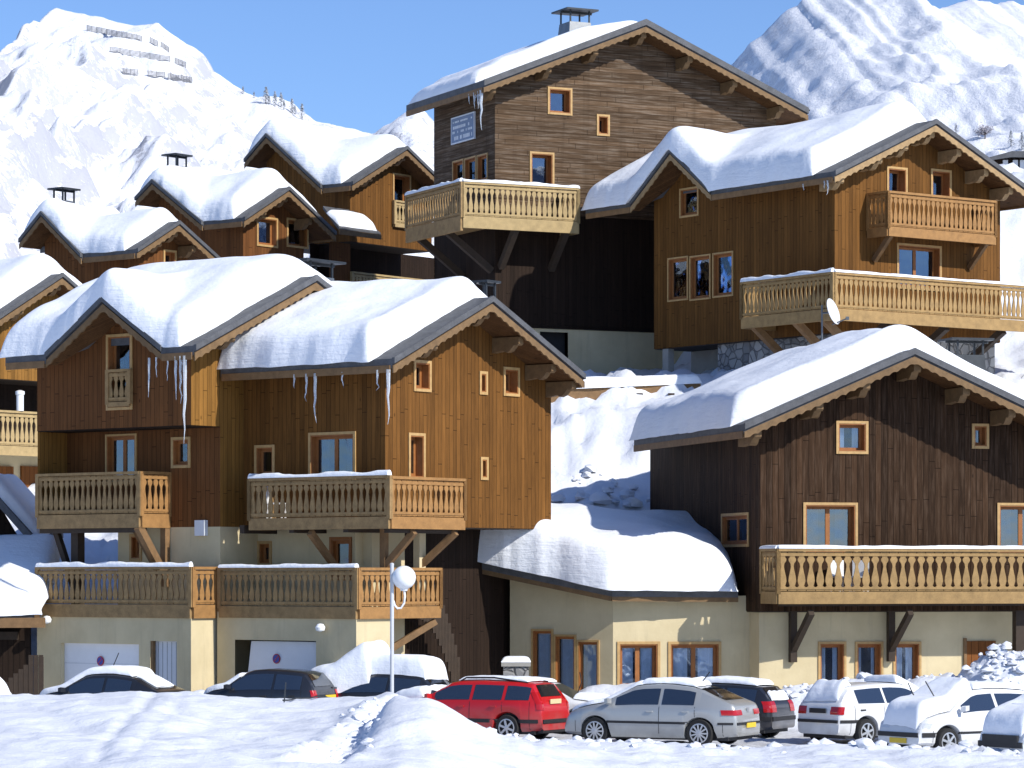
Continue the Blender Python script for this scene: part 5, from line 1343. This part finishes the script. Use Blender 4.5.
b = at(516, 690, 83.2); b.z = -.2
ub = thing('stone_pillar', 'short stone pillar topped with snow next to the annex wall', 'pillar', b)
pt = at(516, 663, 83.2).z+.2
m = MB(); m.box(-.33, .33, -.3, .3, 0, pt-.08); m.build('shaft', 'stone', ub)
m = MB(); m.box(-.38, .38, -.35, .35, pt-.08, pt+.02); m.build('cap', 'concrete', ub)
snow_sheet('snow_cover', ub, -.37, .37, -.34, .34, lambda x, y: pt+.02, .16, 81, r=(.2, .2, .2, .2), wob=.03, nx=20, ny=20, blur=2)

p0, p1 = at(540, 396, 101.5), at(700, 389, 102.5)
gw_ = thing('timber_barrier', 'grey timber rail under snow in front of the tall chalet', 'barrier', p0)
d = p1-p0; m = MB(); m.beam((0, 0, -.05), d+Vector((0, 0, -.05)), .25, .42)
m.build('rail', 'beam', gw_); q = MB()
for k in range(6): e = d*(k/5)*.98; q.box(e.x+.05, e.x+.25, .14, .32, -1.2, .1)
q.build('post', 'beam_dark', gw_)
ln = Vector((d.x, d.y)).length; ux, uy = d.x/ln, d.y/ln
def gm(x, y): return ux*x-uy*y, uy*x+ux*y
snow_sheet('snow_cover', gw_, 0, ln, -.2, .8, lambda x, y: .165+d.z*x/ln, .34, 83, r=(.3, .3, .2, .3), wob=.08, nx=70, ny=16, blur=3, mapf=gm)

def chair(h, x, y, z, rz, lab):
    w = h.root.matrix_basis @ Vector((x, y, z))
    r = thing('garden_chair', lab, 'chair', w, rz, 'white garden chairs left on the balconies')
    m = MB(); m.box(-.22, .22, -.22, .22, .40, .44); m.build('seat', 'white_metal', r)
    m = MB(); m.box(-.22, .22, .18, .22, .44, .86); m.build('backrest', 'white_metal', r)
    for i in (-1, 1):
        for j in (-1, 1): m = MB(); m.box(i*.19-.02, i*.19+.02, j*.19-.02, j*.19+.02, 0, .40); m.build('leg', 'white_metal', r)
x_ = Rr.G(841, 570, y=-.5)[0]; chair(Rr, x_, -.5, BZ['r'], R(30), 'white garden chair on the long balcony of the dark chalet, left of its pair')
x_ = Rr.G(850, 570, y=-.55)[0]; chair(Rr, x_+.25, -.55, BZ['r'], R(-20), 'white garden chair on the long balcony of the dark chalet, right of its pair')
y_ = M.S(275, 500, x=-.5)[0]; chair(M, -.45, y_, BZ['m'], R(80), 'white garden chair on the shaded balcony of the middle chalet')

# marker rope sagging over the left snowbank
r0 = at(286, 704, 65.0); pts = []
for i in range(25):
    f = i/24; Y = 65.0+6.0*f; X = (283+107*f-CX)/F*Y; pts.append(Vector((X, Y, ground(X, Y)+.045+.5*max(0, f-.75)**2)) - r0)
rp = thing('rope', 'thin grey rope sagging from the lamp post over the snowbank', 'rope', r0)
m = MB(); m.tube(pts, .018, 5); m.build('line', 'metal', rp)
m = MB(); e = pts[0]; m.tube([e+Vector((0, 0, -.3)), e+Vector((.06, 0, .36))], .014, 5); m.build('stake', 'metal', rp)

# loose lumps thrown up by the plough
rr = random.Random(77); m = MB()
def lump(X, Y, r):
    z = ground(X, Y); k = 6; vs = [(X, Y, z+r*rr.uniform(.6, .9))]
    for lev, (q, h) in enumerate(((.75, .45), (1., .0), (.9, -.3))):
        for j in range(k):
            a = 2*math.pi*(j+.5*lev)/k; e = rr.uniform(.7, 1.25); vs.append((X+r*q*e*math.cos(a), Y+r*q*e*math.sin(a), z+r*h+r*.1*rr.uniform(-1, 1)))
    fs = [(0, 1+j, 1+(j+1) % k) for j in range(k)]
    for l_ in (0, 1): fs += [(1+l_*k+j, 1+(l_+1)*k+j, 1+(l_+1)*k+(j+1) % k, 1+l_*k+(j+1) % k) for j in range(k)]
    m.add(vs, fs)
for _ in range(330):
    px = rr.uniform(470, 1030); Y = rr.gauss(66.6, 1.5); lump((px-CX)/F*Y, Y, abs(rr.gauss(0, .07))+.03)
for _ in range(230):
    px = rr.gauss(1000, 30); Y = rr.gauss(79.2, .8); lump((px-CX)/F*Y, Y, abs(rr.gauss(0, .07))+.03)
for _ in range(160):
    px = rr.uniform(560, 940); Y = rr.gauss(80.4, .5); lump((px-CX)/F*Y, Y, abs(rr.gauss(0, .09))+.03)
for _ in range(80):
    px = rr.uniform(552, 670); Y = rr.gauss(93.2, 1.1); lump((px-CX)/F*Y, Y, abs(rr.gauss(0, .13))+.05)
for _ in range(90):
    Y = rr.uniform(52, 65); px = float(np.interp(Y, [50, 53, 58, 62, 66], [322, 340, 366, 392, 415]))+rr.gauss(0, 14); lump((px-CX)/F*Y, Y, abs(rr.gauss(0, .05))+.025)
ch = m.build('snow_lumps', 'snow_ground', smooth=True, angle=55)
tag(ch, 'loose broken lumps of ploughed snow scattered over the banks', 'snow', kind='stuff')

# ================================================================== sky, sun, camera
AZ, EL = 51., 35.
w = bpy.data.worlds.new('World'); scene.world = w; w.use_nodes = True
nt = w.node_tree; nt.nodes.clear()
out = nt.nodes.new('ShaderNodeOutputWorld'); bg = nt.nodes.new('ShaderNodeBackground'); sky = nt.nodes.new('ShaderNodeTexSky')
sky.sky_type = 'NISHITA'; sky.sun_disc = False; sky.sun_elevation = R(EL); sd_ = Vector((math.sin(R(AZ)), -math.cos(R(AZ)), 0))
sky.sun_rotation = math.atan2(sd_.x, sd_.y); sky.altitude = 2000; sky.air_density = 1.0; sky.dust_density = 1.2; sky.ozone_density = 3.0
bg.inputs['Strength'].default_value = .102
tint = nt.nodes.new('ShaderNodeMix'); tint.data_type = 'RGBA'; tint.blend_type = 'MULTIPLY'; tint.inputs[0].default_value = 1; tint.inputs[7].default_value = (1.02, 1.16, 1.42, 1)
nt.links.new(sky.outputs[0], tint.inputs[6]); nt.links.new(tint.outputs[2], bg.inputs[0]); nt.links.new(bg.outputs[0], out.inputs[0])
sun = bpy.data.lights.new('sun', 'SUN'); sun.energy = 4.7; sun.angle = R(.53); sun.color = (1, .955, .88)
so = bpy.data.objects.new('sun', sun); COL.objects.link(so)
dirn = Vector((math.sin(R(AZ))*math.cos(R(EL)), -math.cos(R(AZ))*math.cos(R(EL)), math.sin(R(EL))))
so.rotation_euler = dirn.to_track_quat('Z', 'Y').to_euler(); so.location = dirn*200
cam = bpy.data.cameras.new('camera'); cam.sensor_width = 36; cam.lens = F/1024*36; cam.shift_y = (HZ-384)/1024; cam.clip_start = .5; cam.clip_end = 20000
co = bpy.data.objects.new('camera', cam); COL.objects.link(co); co.location = (0, 0, ZC); co.rotation_euler = (R(90), 0, 0); scene.camera = co
scene.view_settings.view_transform = 'Standard'; scene.view_settings.look = 'None'; scene.view_settings.exposure = .10; scene.view_settings.gamma = 1
scene.render.engine = 'CYCLES'; scene.cycles.use_denoising = True
scene.cycles.max_bounces = 8; scene.cycles.transparent_max_bounces = 12
